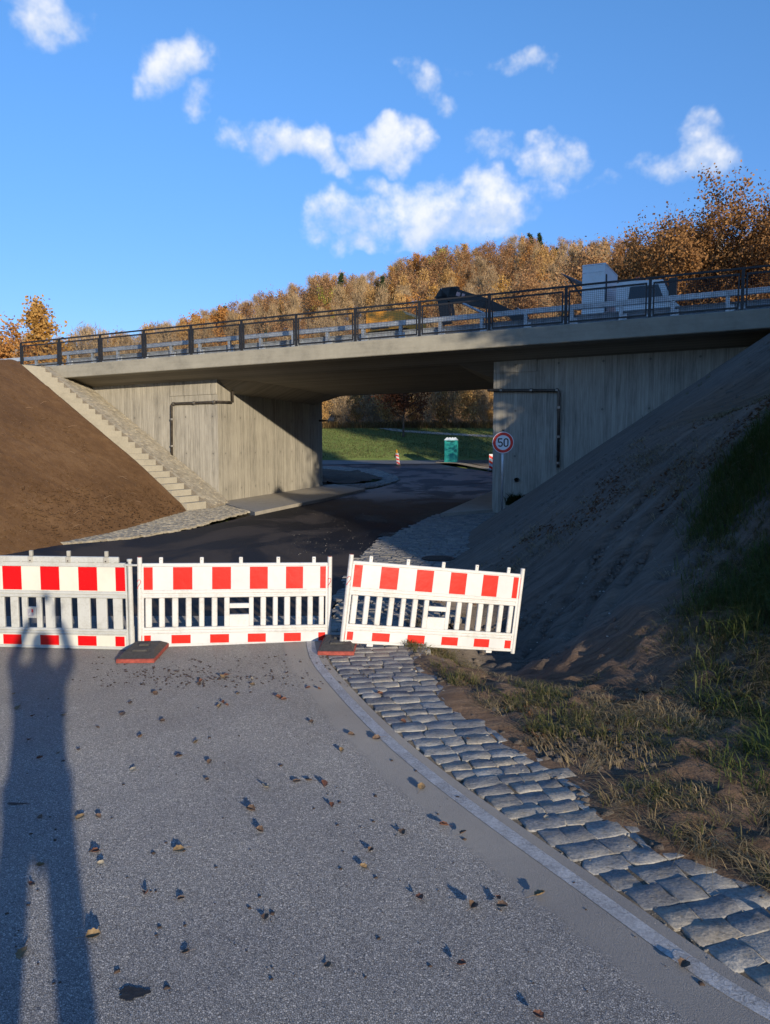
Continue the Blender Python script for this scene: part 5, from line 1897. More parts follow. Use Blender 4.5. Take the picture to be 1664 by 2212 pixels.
def gen_tree(seed, H=14, Rr=4, cb=.25, nl=16, ns=7, nlf=2500, leaf=.3, spread=.35, shape='round', elong=1.3, up=0.0, tr=.25, lean=.0, twigs=True):
    rng = np.random.RandomState(seed)
    segs = []
    tp = [np.array([0, 0, -.3])]
    nT = 8
    for k in range(1, nT + 1):
        tp.append(np.array([lean * k / nT * H + rng.normal() * H * .008 * k / 2, rng.normal() * H * .008 * k / 2, H * .96 * k / nT]))
    tpa = np.array(tp)
    rad = lambda h: tr * max(.06, (1 - h / H)) ** .9
    for a, b in zip(tp[:-1], tp[1:]): segs.append((a, b, rad(a[2]), rad(b[2])))
    tips = []
    for i in range(nl):
        t = (i + rng.rand()) / nl
        h = H * (cb + (1 - cb) * .93 * t)
        base = np.array([np.interp(h, tpa[:, 2], tpa[:, 0]), np.interp(h, tpa[:, 2], tpa[:, 1]), h])
        if shape == 'round': env = math.sqrt(max(.05, 1 - ((t - .35) / .72) ** 2))
        elif shape == 'cone': env = (1 - t) * 1.0 + .06
        else: env = .35 + .65 * math.sin(PI * min(1, t * 1.05 + .1))      # vase
        L = Rr * env * rng.uniform(.7, 1.15)
        az = i * 2.399 + rng.normal() * .4
        el = {'round': .35 + .6 * t, 'cone': -.05 + .25 * t, 'vase': .85 + .4 * t}[shape] + rng.normal() * .15
        d = np.array([math.cos(az) * math.cos(el), math.sin(az) * math.cos(el), math.sin(el)])
        p = base; r0 = rad(h) * .55
        nk = 4; pts = [p]
        for k in range(nk):
            d = d + rng.normal(size=3) * .17 + np.array([0, 0, .05]); d /= np.linalg.norm(d)
            q = p + d * L / nk
            r1 = r0 * .68
            segs.append((p, q, r0, r1)); pts.append(q); p, r0 = q, r1
        pts = np.array(pts)
        for j in range(ns):
            tt = rng.uniform(.25, 1.0) * nk
            k = min(int(tt), nk - 1); b_ = pts[k] + (pts[k + 1] - pts[k]) * (tt - k)
            dd = rng.normal(size=3) * .75 + d + np.array([0, 0, .25 + up]); dd /= np.linalg.norm(dd)
            l2 = L * rng.uniform(.25, .5)
            e1 = b_ + dd * l2 * .5; dd2 = dd + rng.normal(size=3) * .3; dd2 /= np.linalg.norm(dd2); e2 = e1 + dd2 * l2 * .5
            rr_ = max(.012, rad(h) * .17)
            segs.append((b_, e1, rr_, rr_ * .7)); segs.append((e1, e2, rr_ * .7, rr_ * .3))
            tips.append((b_, e1)); tips.append((e1, e2)); tips.append((e1, e2))
    wv, wf = prisms(segs)
    T0 = np.array([t[0] for t in tips]); T1 = np.array([t[1] for t in tips])
    # clumps: some twigs carry much more foliage than others
    wgt = rng.gamma(.8, 1, len(tips)); wgt /= wgt.sum()
    k = rng.choice(len(tips), nlf, p=wgt)
    u_ = rng.rand(nlf, 1)
    C = T0[k] * (1 - u_) + T1[k] * u_ + rng.normal(size=(nlf, 3)) * spread
    lv, lf = leafquads(C, leaf, elong, rng, up)
    return wv, wf, lv, lf


def tree_meshes(nm, bark, leafm, **kw):
    wv, wf, lv, lf = gen_tree(**kw)
    return np_mesh('trunk', wv, wf, bark), np_mesh('crown', lv, lf, leafm)


def tree_joined(nm, bark, leafm, **kw):
    wv, wf, lv, lf = gen_tree(**kw)
    v = np.concatenate([wv, lv]); f = np.concatenate([wf, lf + len(wv)])
    return np_mesh(nm, v, f, [bark, leafm], mi=np.concatenate([np.zeros(len(wf)), np.ones(len(lf))]))


def put_tree(ms, name, label, x, y, z, s=1.0, rz=0.0, group=None, cat='tree'):
    t = thing(name, label, cat, (x, y, z), group, (0, 0, rz))
    t.scale = (s, s, s)
    obj('trunk', ms[0], t); obj('crown', ms[1], t)
    return t

# --- the mass of the wood on the hill: instances of a few grown trees
hid = bpy.data.collections.new('forest_kinds')
kinds = []
fk = [  # (material, bark, weight, kwargs)
    (LF_TWIG, M_BARKL, 9, dict(H=14, Rr=3.6, cb=.25, nl=20, ns=8, nlf=2600, leaf=.055, elong=15, up=.9, spread=.35, shape='vase', tr=.17)),
    (LF_TWIG, M_BARKL, 9, dict(H=15, Rr=4.0, cb=.30, nl=20, ns=8, nlf=2600, leaf=.055, elong=15, up=.8, spread=.38, shape='vase', tr=.16)),
    (LF_TAN, M_BARKL, 6, dict(H=14, Rr=3.8, cb=.25, nl=18, ns=7, nlf=1700, leaf=.19, elong=2.2, up=.5, spread=.35, shape='vase', tr=.16)),
    (LF_RUST, M_BARK, 8, dict(H=14, Rr=4.0, cb=.25, nl=18, ns=7, nlf=1700, leaf=.22, elong=1.5, spread=.38, shape='round', tr=.18)),
    (LF_OAK, M_BARK, 5, dict(H=13, Rr=4.2, cb=.22, nl=18, ns=7, nlf=1700, leaf=.24, elong=1.3, spread=.4, shape='round', tr=.2)),
    (LF_GOLD, M_BARKL, 1.4, dict(H=14, Rr=3.2, cb=.2, nl=18, ns=7, nlf=1900, leaf=.22, elong=1.4, spread=.35, shape='round', tr=.16)),
    (LF_ORANGE, M_BARK, 1.6, dict(H=13, Rr=3.6, cb=.22, nl=18, ns=7, nlf=1900, leaf=.23, elong=1.3, spread=.38, shape='round', tr=.17)),
    (LF_PINE, M_BARK, .8, dict(H=15, Rr=2.3, cb=.25, nl=34, ns=6, nlf=2200, leaf=.2, elong=2, spread=.2, shape='cone', tr=.15)),
]
for i, (lm, bk, w, kw) in enumerate(fk):
    me = tree_joined('hill_tree', bk, lm, seed=100 + i, **kw)
    o_ = bpy.data.objects.new('hill_tree_kind_' + 'abcdefghij'[i], me)
    hid.objects.link(o_); kinds.append(o_)
names = sorted([(o_.name, i) for i, o_ in enumerate(kinds)])
wts = np.array([f[2] for f in fk], float); wts /= wts.sum()
pts = []; idx = []; scl = []; rot = []
fr = np.random.RandomState(9)
yv = 117.0
near_trees = []
while yv < 262:
    row = 4.5 + (yv - 117) * .012
    xv = -.62 * yv - 20
    while xv < .85 * yv + 20:
        x = xv + fr.uniform(-2, 2); y = yv + fr.uniform(-2, 2)
        mixn = float(vnoise(np.array([x / 22]), np.array([y / 22]), 3)[0])
        w = wts.copy()
        w[0:3] *= np.exp(3.2 * mixn); w[3:5] *= np.exp(-3.2 * mixn)
        if y > 170: w[3] *= 2.5
        w[5:7] *= np.exp(2.5 * float(vnoise(np.array([x / 14]), np.array([y / 14]), 8)[0]))
        w /= w.sum()
        k = int(fr.choice(len(w), p=w)); s_ = fr.uniform(.58, .98); r_ = fr.uniform(0, 6.28)
        if (y < 125 and -.36 < x / y < .5):
            near_trees.append((x, y, k, s_, r_))
        else:
            pts.append((x, y)); idx.append(k); scl.append(s_); rot.append(r_)
        xv += row * fr.uniform(.75, 1.25)
    yv += row
pts = np.array(pts)
zz = HG(pts[:, 0], pts[:, 1]) + .2
pm = bpy.data.meshes.new('autumn_wood')
pm.vertices.add(len(pts)); pm.vertices.foreach_set('co', np.column_stack([pts, zz]).astype(np.float32).ravel())
for nm, data, ty in (('kind_index', idx, 'INT'), ('tree_scale', scl, 'FLOAT'), ('tree_turn', rot, 'FLOAT')):
    a_ = pm.attributes.new(nm, ty, 'POINT'); a_.data.foreach_set('value', np.array(data, np.int32 if ty == 'INT' else np.float32))
wood = link(bpy.data.objects.new('autumn_wood', pm))
wood['kind'] = 'stuff'; wood['label'] = 'brown and golden autumn wood covering the hillside behind the bridge'
ng = bpy.data.node_groups.new('plant_wood', 'GeometryNodeTree')
ng.interface.new_socket('Geometry', in_out='INPUT', socket_type='NodeSocketGeometry')
ng.interface.new_socket('Geometry', in_out='OUTPUT', socket_type='NodeSocketGeometry')
gi = ng.nodes.new('NodeGroupInput'); go = ng.nodes.new('NodeGroupOutput')
ci = ng.nodes.new('GeometryNodeCollectionInfo'); ci.inputs['Collection'].default_value = hid
ci.inputs['Separate Children'].default_value = True; ci.inputs['Reset Children'].default_value = True
ip = ng.nodes.new('GeometryNodeInstanceOnPoints'); ip.inputs['Pick Instance'].default_value = True
def nattr(nm, ty):
    n = ng.nodes.new('GeometryNodeInputNamedAttribute'); n.data_type = ty; n.inputs['Name'].default_value = nm
    return n.outputs['Attribute']
ng.links.new(gi.outputs[0], ip.inputs['Points']); ng.links.new(ci.outputs[0], ip.inputs['Instance'])
ng.links.new(nattr('kind_index', 'INT'), ip.inputs['Instance Index'])
ng.links.new(nattr('tree_scale', 'FLOAT'), ip.inputs['Scale'])
cx_ = ng.nodes.new('ShaderNodeCombineXYZ'); ng.links.new(nattr('tree_turn', 'FLOAT'), cx_.inputs[2]); ng.links.new(cx_.outputs[0], ip.inputs['Rotation'])
ng.links.new(ip.outputs[0], go.inputs[0])
md = wood.modifiers.new('plant', 'NODES'); md.node_group = ng

# --- individual trees of the first rows at the foot of the hill
kd = {}
desc = {0: 'bare pale branched tree at the foot of the hill', 1: 'tall bare grey brown tree at the foot of the hill', 2: 'tan leaved tree at the foot of the hill', 3: 'rust brown beech tree at the foot of the hill', 4: 'brown oak tree at the foot of the hill',
        5: 'golden yellow tree at the foot of the hill', 6: 'orange leaved tree at the foot of the hill', 7: 'dark green conifer at the foot of the hill'}
ctr_ = []
for (x, y, k, s_, r_) in near_trees:
    if k not in kd:
        lm, bk, w, kw = fk[k]; kd[k] = tree_meshes('t', bk, lm, seed=200 + k, **kw)
    put_tree(kd[k], 'hill_foot_tree', desc[k], x, y, float(HG(x, y)), s_ * .95, r_, desc[k] + ' (one of several)' if False else 'trees at the foot of the hill: ' + desc[k].split(' at ')[0])

def mtop(ms):
    a = np.empty(len(ms[1].vertices) * 3, np.float32); ms[1].vertices.foreach_get('co', a)
    return float(np.percentile(a[2::3], 99.97))
# --- named individuals seen on the hill
tm_gold = tree_meshes('t', M_BARKL, LF_GOLD, seed=301, H=14, Rr=3.0, cb=.12, nl=24, ns=8, nlf=4200, leaf=.22, spread=.35, shape='round', tr=.16)
tm_yg = tree_meshes('t', M_BARKL, LF_YGREEN, seed=302, H=13, Rr=3.6, cb=.2, nl=22, ns=8, nlf=4200, leaf=.24, spread=.4, shape='round', tr=.18)
tm_or = tree_meshes('t', M_BARK, LF_ORANGE, seed=303, H=13, Rr=3.6, cb=.2, nl=22, ns=8, nlf=4200, leaf=.24, spread=.4, shape='round', tr=.18)
tm_pine = tree_meshes('t', M_BARK, LF_PINE, seed=304, H=15, Rr=2.3, cb=.2, nl=40, ns=7, nlf=3600, leaf=.2, elong=2, spread=.2, shape='cone', tr=.16)
tm_birch = tree_meshes('t', M_BARKL, LF_YGREEN, seed=305, H=10, Rr=2.4, cb=.15, nl=18, ns=7, nlf=2200, leaf=.2, spread=.3, shape='round', tr=.12)
for (ms, nm, lab, px, py, Y_, s_) in [
    (tm_yg, 'yellow_green_tree', 'yellow green tree standing out on the ridge of the hill', 951, 534, 205, 1.05),
    (tm_gold, 'golden_larch', 'slender golden tree on the ridge right of the yellow green one', 1007, 524, 210, 1.0),
    (tm_gold, 'golden_larch', 'bright golden tree below the ridge left of the yellow green one', 853, 570, 190, 1.1),
    (tm_or, 'orange_tree', 'orange tree just left of the yellow green tree on the ridge', 903, 543, 200, 1.25),
    (tm_or, 'orange_tree', 'small orange tree on the ridge left of the big oaks', 1335, 530, 205, .75),
    (tm_pine, 'dark_conifer', 'dark conifer poking above the right part of the ridge', 1148, 502, 225, 1.0),
    (tm_pine, 'dark_conifer', 'second dark conifer on the ridge, the one further right', 1168, 503, 228, .9),
    (tm_pine, 'dark_conifer', 'dark green pine low on the left flank of the hill', 600, 655, 160, .8),
    (tm_pine, 'dark_conifer', 'broad dark pine in the middle of the left flank', 735, 588, 195, .9),
    (tm_birch, 'green_leaved_tree', 'small green leaved tree between brown crowns on the hill', 706, 616, 170, .9),
    (tm_or, 'orange_tree', 'wide orange tree at the left foot of the hill', 480, 655, 150, 1.15),
    (tm_or, 'orange_tree', 'orange brown tree beside the wide one at the left foot of the hill', 420, 668, 155, 1.0)]:
    top = at(px, py, Y_)
    hgt = {id(tm_gold): 14, id(tm_yg): 13, id(tm_or): 13, id(tm_pine): 15, id(tm_birch): 10}[id(ms)] * s_
    zb_ = float(HG(top.x, Y_)) - .3; zb_ = max(zb_, top.z - 17)
    put_tree(ms, nm, lab, top.x, Y_, zb_, (top.z - zb_) / mtop(ms), px * .37)

# --- big oaks at the right, behind the bridge
oak1 = tree_meshes('t', M_BARK, LF_OAK, seed=401, H=16, Rr=6.8, cb=.14, nl=36, ns=13, nlf=40000, leaf=.135, spread=.34, shape='round', tr=.32, elong=1.2)
oak2 = tree_meshes('t', M_BARK, LF_OAK, seed=402, H=15, Rr=6.2, cb=.12, nl=34, ns=13, nlf=36000, leaf=.135, spread=.34, shape='round', tr=.30, elong=1.2)
oak3 = tree_meshes('t', M_BARK, LF_RUST, seed=403, H=14, Rr=5.8, cb=.18, nl=30, ns=12, nlf=14000, leaf=.13, spread=.38, shape='vase', tr=.26, elong=1.3)
for (ms, lab, px, py, Y_, Hh, s_) in [
    (oak1, 'large brown leaved oak towering at the right end of the hill', 1520, 392, 50, 16, 1.05),
    (oak2, 'brown oak cut by the right edge of the picture', 1690, 388, 47, 15, 1.05),
    (oak2, 'lower brown oak in front of the left side of the large oak', 1432, 462, 54, 15, .9),
    (oak3, 'thin rust coloured oak with open branches above the white truck', 1262, 510, 70, 14, 1.0),
    (oak1, 'brown oak outside the right edge behind the bridge', 1900, 400, 52, 16, 1.0),
    (oak3, 'rust coloured tree left of the truck cabinet in front of the wood', 1130, 560, 84, 14, .95)]:
    top = at(px, py + 12, Y_)
    zb_ = float(HG(top.x, Y_)) - .2
    put_tree(ms, 'oak_tree', lab, top.x, Y_, zb_, (top.z - zb_) / mtop(ms), px * .13)

# --- trees at the left behind the embankment
yl = tree_meshes('t', M_BARK, LF_GOLD, seed=411, H=13, Rr=3.4, cb=.1, nl=26, ns=9, nlf=6000, leaf=.19, spread=.34, shape='cone', tr=.2)
yl2 = tree_meshes('t', M_BARK, LF_ORANGE, seed=412, H=12, Rr=3.0, cb=.12, nl=24, ns=9, nlf=4200, leaf=.18, spread=.34, shape='round', tr=.18)
bare = tree_meshes('t', M_BARKL, LF_TWIG, seed=413, H=10, Rr=3.4, cb=.15, nl=24, ns=10, nlf=1500, leaf=.055, elong=11, up=.7, spread=.25, shape='vase', tr=.13)
for (ms, nm, lab, px, py, Y_, Hh, s_) in [
    (yl, 'yellow_tree', 'orange yellow pointed tree above the left end of the railing', 95, 641, 62, 13, 1.05),
    (yl2, 'yellow_tree', 'smaller yellow tree at the left edge beside the pointed one', 30, 684, 60, 12, .9),
    (yl2, 'yellow_tree', 'low orange tree at the very left edge of the picture', -25, 700, 58, 12, .8),
    (bare, 'bare_tree', 'bare pale tree right of the orange yellow one', 185, 695, 75, 10, 1.0),
    (bare, 'bare_tree', 'second bare tree behind the left part of the railing', 235, 712, 82, 10, 1.0),
    (bare, 'bare_tree', 'bare twiggy tree where the hill begins at the left', 310, 708, 95, 10, 1.0),
    (bare, 'bare_tree', 'bare twiggy tree at the left foot of the hill above the railing', 365, 690, 104, 10, 1.1)]:
    top = at(px, py, Y_)
    zb_ = float(HG(top.x, Y_)) - .2
    put_tree(ms, nm, lab, top.x, Y_, zb_, (top.z - zb_) / mtop(ms), px * .2)

# --- seen through the underpass
uo = tree_meshes('t', M_BARK, LF_DARKR, seed=421, H=7.5, Rr=3.6, cb=.22, nl=26, ns=11, nlf=9000, leaf=.16, spread=.3, shape='round', tr=.15)
c = gph(871, 944, HG)
put_tree(uo, 'young_oak', 'young oak with red brown leaves on the grass slope beyond the underpass', c.x, c.y, c.z, c.y / 80 * 1.0, .4)
bush = [tree_meshes('t', M_BARKL, LF_TWIG, seed=431 + k, H=5, Rr=2.2, cb=.03, nl=26, ns=9, nlf=1500, leaf=.05, elong=9, up=.6, spread=.22, shape='vase', tr=.06) for k in range(2)]
bush.append(tree_meshes('t', M_BARK, LF_TAN, seed=435, H=4, Rr=2.2, cb=.03, nl=24, ns=9, nlf=2400, leaf=.12, elong=1.8, up=.4, spread=.25, shape='vase', tr=.06))
br_ = random.Random(2)
for k in range(34):
    x = -13 + k * 1.15 + br_.uniform(-.6, .6); y = 97.5 + br_.uniform(-1.5, 6)
    put_tree(bush[k % 3], 'scrub_bush', ('tan leaved' if k % 3 == 2 else 'leafless twiggy') + ' bush at the back of the grass slope beyond the underpass', x, y, float(HG(x, y)), br_.uniform(.7, 1.25), br_.uniform(0, 6), ('tan' if k % 3 == 2 else 'leafless') + ' bushes behind the grass slope', 'bush')
for k in range(10):
    x = -10 + k * 3.8 + br_.uniform(-1, 1); y = 104 + br_.uniform(-1, 5)
    kk_ = [3, 4, 0][k % 3]
    if kk_ not in kd:
        lm, bk, w, kw = fk[kk_]; kd[kk_] = tree_meshes('t', bk, lm, seed=200 + kk_, **kw)
    put_tree(kd[kk_], 'scrub_tree', 'thin trunk tree behind the bushes beyond the underpass', x, y, float(HG(x, y)), br_.uniform(.6, .8), br_.uniform(0, 6), 'trees behind the bushes beyond the underpass')

# --- trees on the right bank, outside the picture; they shade the slope and the wall
bt = tree_meshes('t', M_BARK, LF_OAK, seed=441, H=9, Rr=3.8, cb=.08, nl=30, ns=12, nlf=15000, leaf=.24, spread=.45, shape='round', tr=.16)
for k, (x, y, s_) in enumerate([(14.1, 7.2, 1.0), (12.9, 10.4, 1.0), (14.8, 12.6, 1.05), (16.5, 15.6, 1.1), (17.0, 8.0, 1.2), (19.5, 12.5, 1.2), (18.5, 3.8, 1.1), (22, 6.5, 1.2), (15.2, .6, .8)]):
    put_tree(bt, 'bank_tree', 'brown leaved tree on top of the right bank beside the road', x, y, zR_at(x, y) - .1, s_, k * 1.3, 'trees on top of the right bank')

# ------------------------------------------------------------------ grass, straw and weeds
def tufts(P, k, r, rng):
    Q = np.repeat(P, k, 0)
    Q[:, :2] += rng.normal(size=(len(Q), 2)) * r
    p, q = toPQ(Q[:, 0], Q[:, 1]); Q[:, 2] = HR(p, q)[0]
    return Q, np.repeat(rng.uniform(0, 2 * PI, len(P)), k)
def blades(P, h, w, lean, rng, mats, name, label, az=None):
    """P (n,3) roots; each blade two quads bending over"""
    n = len(P)
    az = rng.uniform(0, 2 * PI, n) if az is None else az + rng.normal(size=n) * .35
    d = np.stack([np.cos(az), np.sin(az), np.zeros(n)], 1)
    s = np.stack([-d[:, 1], d[:, 0], np.zeros(n)], 1) * (w * rng.uniform(.6, 1.3, n))[:, None]
    H_ = (h * rng.uniform(.5, 1.4, n))[:, None]; ln_ = (lean * rng.uniform(.3, 1.3, n))[:, None]
    Z1 = np.array([[0, 0, 1.]])
    m = P + Z1 * H_ * .6 + d * H_ * ln_ * .45
    t = P + Z1 * H_ * (1 - .35 * ln_) + d * H_ * ln_ * 1.25
    v = np.stack([P - s, P + s, m + s * .7, m - s * .7, t], 1).reshape(-1, 3)
    b = np.arange(n)[:, None] * 5
    f1 = b + np.array([[0, 1, 2, 3]])
    me = bpy.data.meshes.new(name)
    f3 = b + np.array([[3, 2, 4]])
    me.vertices.add(len(v)); me.vertices.foreach_set('co', v.astype(np.float32).ravel())
    me.loops.add(n * 7); li = np.concatenate([f1.ravel(), f3.ravel()]).astype(np.int32)
    me.loops.foreach_set('vertex_index', li)
    me.polygons.add(n * 2)
    me.polygons.foreach_set('loop_start', np.concatenate([np.arange(n) * 4, n * 4 + np.arange(n) * 3]).astype(np.int32))
    me.materials.append(mats); me.update(calc_edges=True); me.validate()
    o_ = obj(name, me); o_['kind'] = 'stuff'; o_['label'] = label
    return o_

gr = np.random.RandomState(33)
def scatter(n, x0, x1, y0, y1, dens):
    x = gr.uniform(x0, x1, n); y = gr.uniform(y0, y1, n)
    p, q = toPQ(x, y)
    z, d = HR(p, q)
    k = (gr.rand(n) < dens(x, y, d)) & (q < 22.0)
    return np.column_stack([x[k], y[k], z[k] + .0])
def patch(x, y, s, seed, lo, hi):
    return sm(lo, hi, fbm(x / s, y / s, 3, seed))
mudm = lambda x, y: sm(1.15, .75, np.hypot((x - 2.1) / 1.5, (y - 9.3) / 2.0))
def dgreen(x, y, d):
    # along the cobbles, and the green hump at the right
    edge = .8 * np.exp(-((d - .22) / .22) ** 2) * sm(2.0, 3.2, y) * (1 - sm(8.0, 9.2, y)) * patch(x, y, .45, 41, -.05, .5)
    hump = 1.0 * sm(2.0, 3.0, x - .30 * (y - 5)) * sm(3.2, 4.6, y) * (1 - sm(8.8, 9.8, y)) * patch(x, y, .8, 42, -.5, .15)
    loose = .5 * patch(x, y, .45, 43, -.1, .4) * (y < 9.5)
    up_ = .04 * sm(4.2, 6, x) * patch(x, y, 1.0, 44, .25, .5)
    return np.clip(edge + hump + loose + up_, 0, 1) * (d > .02) * (1 - mudm(x, y))
P_ = scatter(34000, .2, 8.5, 2.0, 17, dgreen)
P_, _a = tufts(P_, 14, .028, gr)
blades(P_, .10, .003, 1.1, gr, G_GREEN, 'grass', 'green grass growing on the right bank and along the cobbles')
P_ = scatter(30000, .2, 9, 2.2, 13, lambda x, y, d: (.12 + .88 * patch(x, y, .45, 51, -.05, .4)) * (d > .05) * (1 - mudm(x, y)) * (1 - sm(10, 13, y)))
P_, _a = tufts(P_, 11, .04, gr)
blades(P_, .085, .0028, 2.3, gr, G_STRAW, 'straw', 'flattened yellow straw and dead grass on the right bank', az=_a)
P_ = scatter(13000, 2.6, 9, 4.5, 9.9, lambda x, y, d: sm(2.6, 3.6, x - .30 * (y - 5)) * patch(x, y, .9, 61, -.1, .4))
blades(P_, .26, .004, .9, gr, G_WEED, 'weeds', 'tall dry weeds and long grass at the right edge of the bank')
P_ = scatter(170000, 2.0, 8, 4.5, 9.8, lambda x, y, d: sm(2.1, 3.1, x - .30 * (y - 5)) * patch(x, y, .7, 62, -.3, .3))
blades(P_, .22, .0040, 1.0, gr, G_LUSH, 'long_grass', 'long green grass at the right edge of the bank')
P_ = scatter(900, 4.5, 12, 9.5, 18, lambda x, y, d: patch(x, y, .8, 63, .15, .5))
blades(P_, .11, .004, .8, gr, G_GREEN, 'sprouting_grass', 'single green sprouts on the bare right slope')
# clods, crumbs and gravel
def crumbs(P, smin, smax, mat_, name, label, flat=.7):
    n = len(P)
    base = np.array([(-1, -1, -.6), (1, -1, -.6), (1, 1, -.6), (-1, 1, -.6), (-.7, -.6, .8), (.6, -.7, .9), (.7, .7, .6), (-.6, .6, .7)], float)
    F_ = np.array([(4, 5, 6, 7), (0, 1, 5, 4), (1, 2, 6, 5), (2, 3, 7, 6), (3, 0, 4, 7)])
    s = (smin + (smax - smin) * gr.rand(n) ** 3)[:, None, None]
    a = gr.uniform(0, 6.28, n); ca, sa = np.cos(a)[:, None], np.sin(a)[:, None]
    b = base[None] * (1 + gr.normal(size=(n, 8, 3)) * .18) * s * np.array([1, .8, flat])
    x = b[:, :, 0] * ca - b[:, :, 1] * sa; y = b[:, :, 0] * sa + b[:, :, 1] * ca
    v = np.stack([x, y, b[:, :, 2]], 2) + P[:, None, :]
    f = (np.arange(n)[:, None, None] * 8 + F_[None]).reshape(-1, 4)
    o_ = obj(name, np_mesh(name, v.reshape(-1, 3), f, mat_)); o_['kind'] = 'stuff'; o_['label'] = label
    return o_
P_ = scatter(60000, .2, 8, 2.2, 16, lambda x, y, d: (.12 + .88 * patch(x, y, .5, 71, -.1, .5)) * (d > -.1) * (1 - .5 * sm(9, 13, y)))
crumbs(P_, .006, .045, M_SOILR, 'soil_clods', 'crumbled dark soil clods on the right bank')
P_ = scatter(4200, .2, 6, 2.2, 11, lambda x, y, d: .5 * (d > -.25))
crumbs(P_, .004, .014, simple('pale_pebble', (.34, .32, .28), .7, 0, .4, 60), 'pebbles', 'small pale pebbles in the mud beside the cobbles')
G_BROWN = leaf_mat('rotten_leaf_litter', [(.06, .03, .018), (.11, .055, .028), (.17, .09, .045)], .1)
P_ = scatter(60000, .6, 8, 2.4, 12, lambda x, y, d: patch(x, y, .6, 81, .0, .45) * (d > .15) * (1 - mudm(x, y)))
lv, lf = leafquads(P_ + np.array([0, 0, .010]), .042, 1.6, gr)
o_ = obj('leaf_litter', np_mesh('leaf_litter', lv, lf, G_BROWN)); o_['kind'] = 'stuff'; o_['label'] = 'dark brown rotten leaf litter on the right bank'
# left slope: clods and twigs
n = 14000
qv = gr.uniform(4, 19.3, n); dv_ = gr.uniform(.05, 7.9, n)
pv = np.interp(qv, LFQ, LFP) - dv_
zl_, _d = HL(pv, qv)
P_ = np.column_stack([pv * DX + qv * NX, pv * DY + qv * NY, zl_ - .02])
crumbs(P_, .008, .045, M_SOILL, 'soil_clods', 'brown soil clods on the left slope')
k = gr.choice(n, 150); tw = MB()
for i in k:
    P = Vector(P_[i]) + Vector((0, 0, .05)); a = gr.uniform(0, 6.28); L = gr.uniform(.08, .3)
    d_ = Vector((math.cos(a), math.sin(a), gr.uniform(-.1, .5))) * L
    tw.tube([P, P + d_ * .5 + Vector((0, 0, .02)), P + d_], [.005, .004, .002], 3, caps=False)
o_ = tw.build('twigs', simple('dry_twig', (.22, .14, .08), .8)); o_['kind'] = 'stuff'; o_['label'] = 'dry twigs and roots strewn on the left slope'
# gravel at kerbs and crumbs on the new road
pp = []
for _ in range(500):
    t = gr.rand(); a = gp(620 + 400 * gr.rand(), 1100 + 100 * gr.rand(), rH); pp.append((a.x, a.y, a.z + .004))
for _ in range(600):
    j = gr.randint(len(EDGE)); e_ = EDGE[j]
    if 1.8 < e_[1] < 9.5: pp.append((e_[0] + .25 + gr.normal() * .05, e_[1] + gr.normal() * .1, -.005))
crumbs(np.array(pp), .003, .011, simple('grit', (.2, .18, .15), .8, 0, .4, 80), 'grit', 'loose grit along the asphalt edge and on the new road')
# rough grass on the slope beyond the underpass
n = 26000
x = gr.uniform(-12, 22, n); y = gr.uniform(76.5, 97, n)
blades(np.column_stack([x, y, HG(x, y)]), .16, .02, .8, gr, G_GREEN, 'meadow_grass', 'short grass of the meadow slope beyond the underpass')
n = 9000
x = gr.uniform(-12, 24, n); y = gr.uniform(95.5, 101, n)
blades(np.column_stack([x, y, HG(x, y)]), .9, .03, .5, gr, G_WEED, 'tall_dead_grass', 'tall dead grass in front of the thicket beyond the underpass')
# little plants at the right wall foot
wp = on_q(1116, 1078, QW - .12)
n = 260
P_ = np.column_stack([wp.x + gr.normal(size=n) * .12, wp.y + gr.normal(size=n) * .06, np.full(n, wp.z - .18)])
o_ = blades(P_, .36, .016, .7, gr, leaf_mat('dark_weed', [(.02, .03, .01), (.04, .055, .015)], .2), 'wall_weed', 'dark green weed')
del o_['kind']; tag(o_, 'small dark green weed growing at the foot of the right abutment behind the sign', 'weed')

# ------------------------------------------------------------------ fallen leaves on the asphalt
def leaf_mesh(seed, mat_):
    r_ = random.Random(seed)
    n = 6; mb = MB(); L = .085; rows = []
    curl = r_.uniform(.5, 1.6); cup = r_.uniform(.4, 1.4)
    for i in range(n + 1):
        t = i / n; wdt = .030 * math.sin(PI * min(1, t ** .8)) ** .7 * (1 + .25 * (i % 2)) + .002
        a = (t - .4) * curl
        x = math.sin(a) * L / max(curl, .3); z = (1 - math.cos(a)) * L / max(curl, .3)
        row = []
        for s_ in (-1, -.5, 0, .5, 1):
            row.append((x + r_.uniform(-.002, .002), s_ * wdt * math.cos(cup * abs(s_) * .6), z + abs(s_) ** 1.5 * wdt * math.sin(cup) * 1.0 + r_.uniform(0, .003) + .003))
        rows.append(row)
    mb.grid(rows)
    mb.tube([rows[0][2], (rows[0][2][0] - .03, .004, .010), (rows[0][2][0] - .055, .012, .004)], .0012, 3, caps=False)
    me = bpy.data.meshes.new('dry_leaf'); me.from_pydata([tuple(v) for v in mb.v], [], mb.f); me.materials.append(mat_); me.update()
    return me
lms = [leaf_mesh(60 + k, M_LEAFS[(0, 1, 2, 0, 3, 1, 0, 3)[k]]) for k in range(8)]
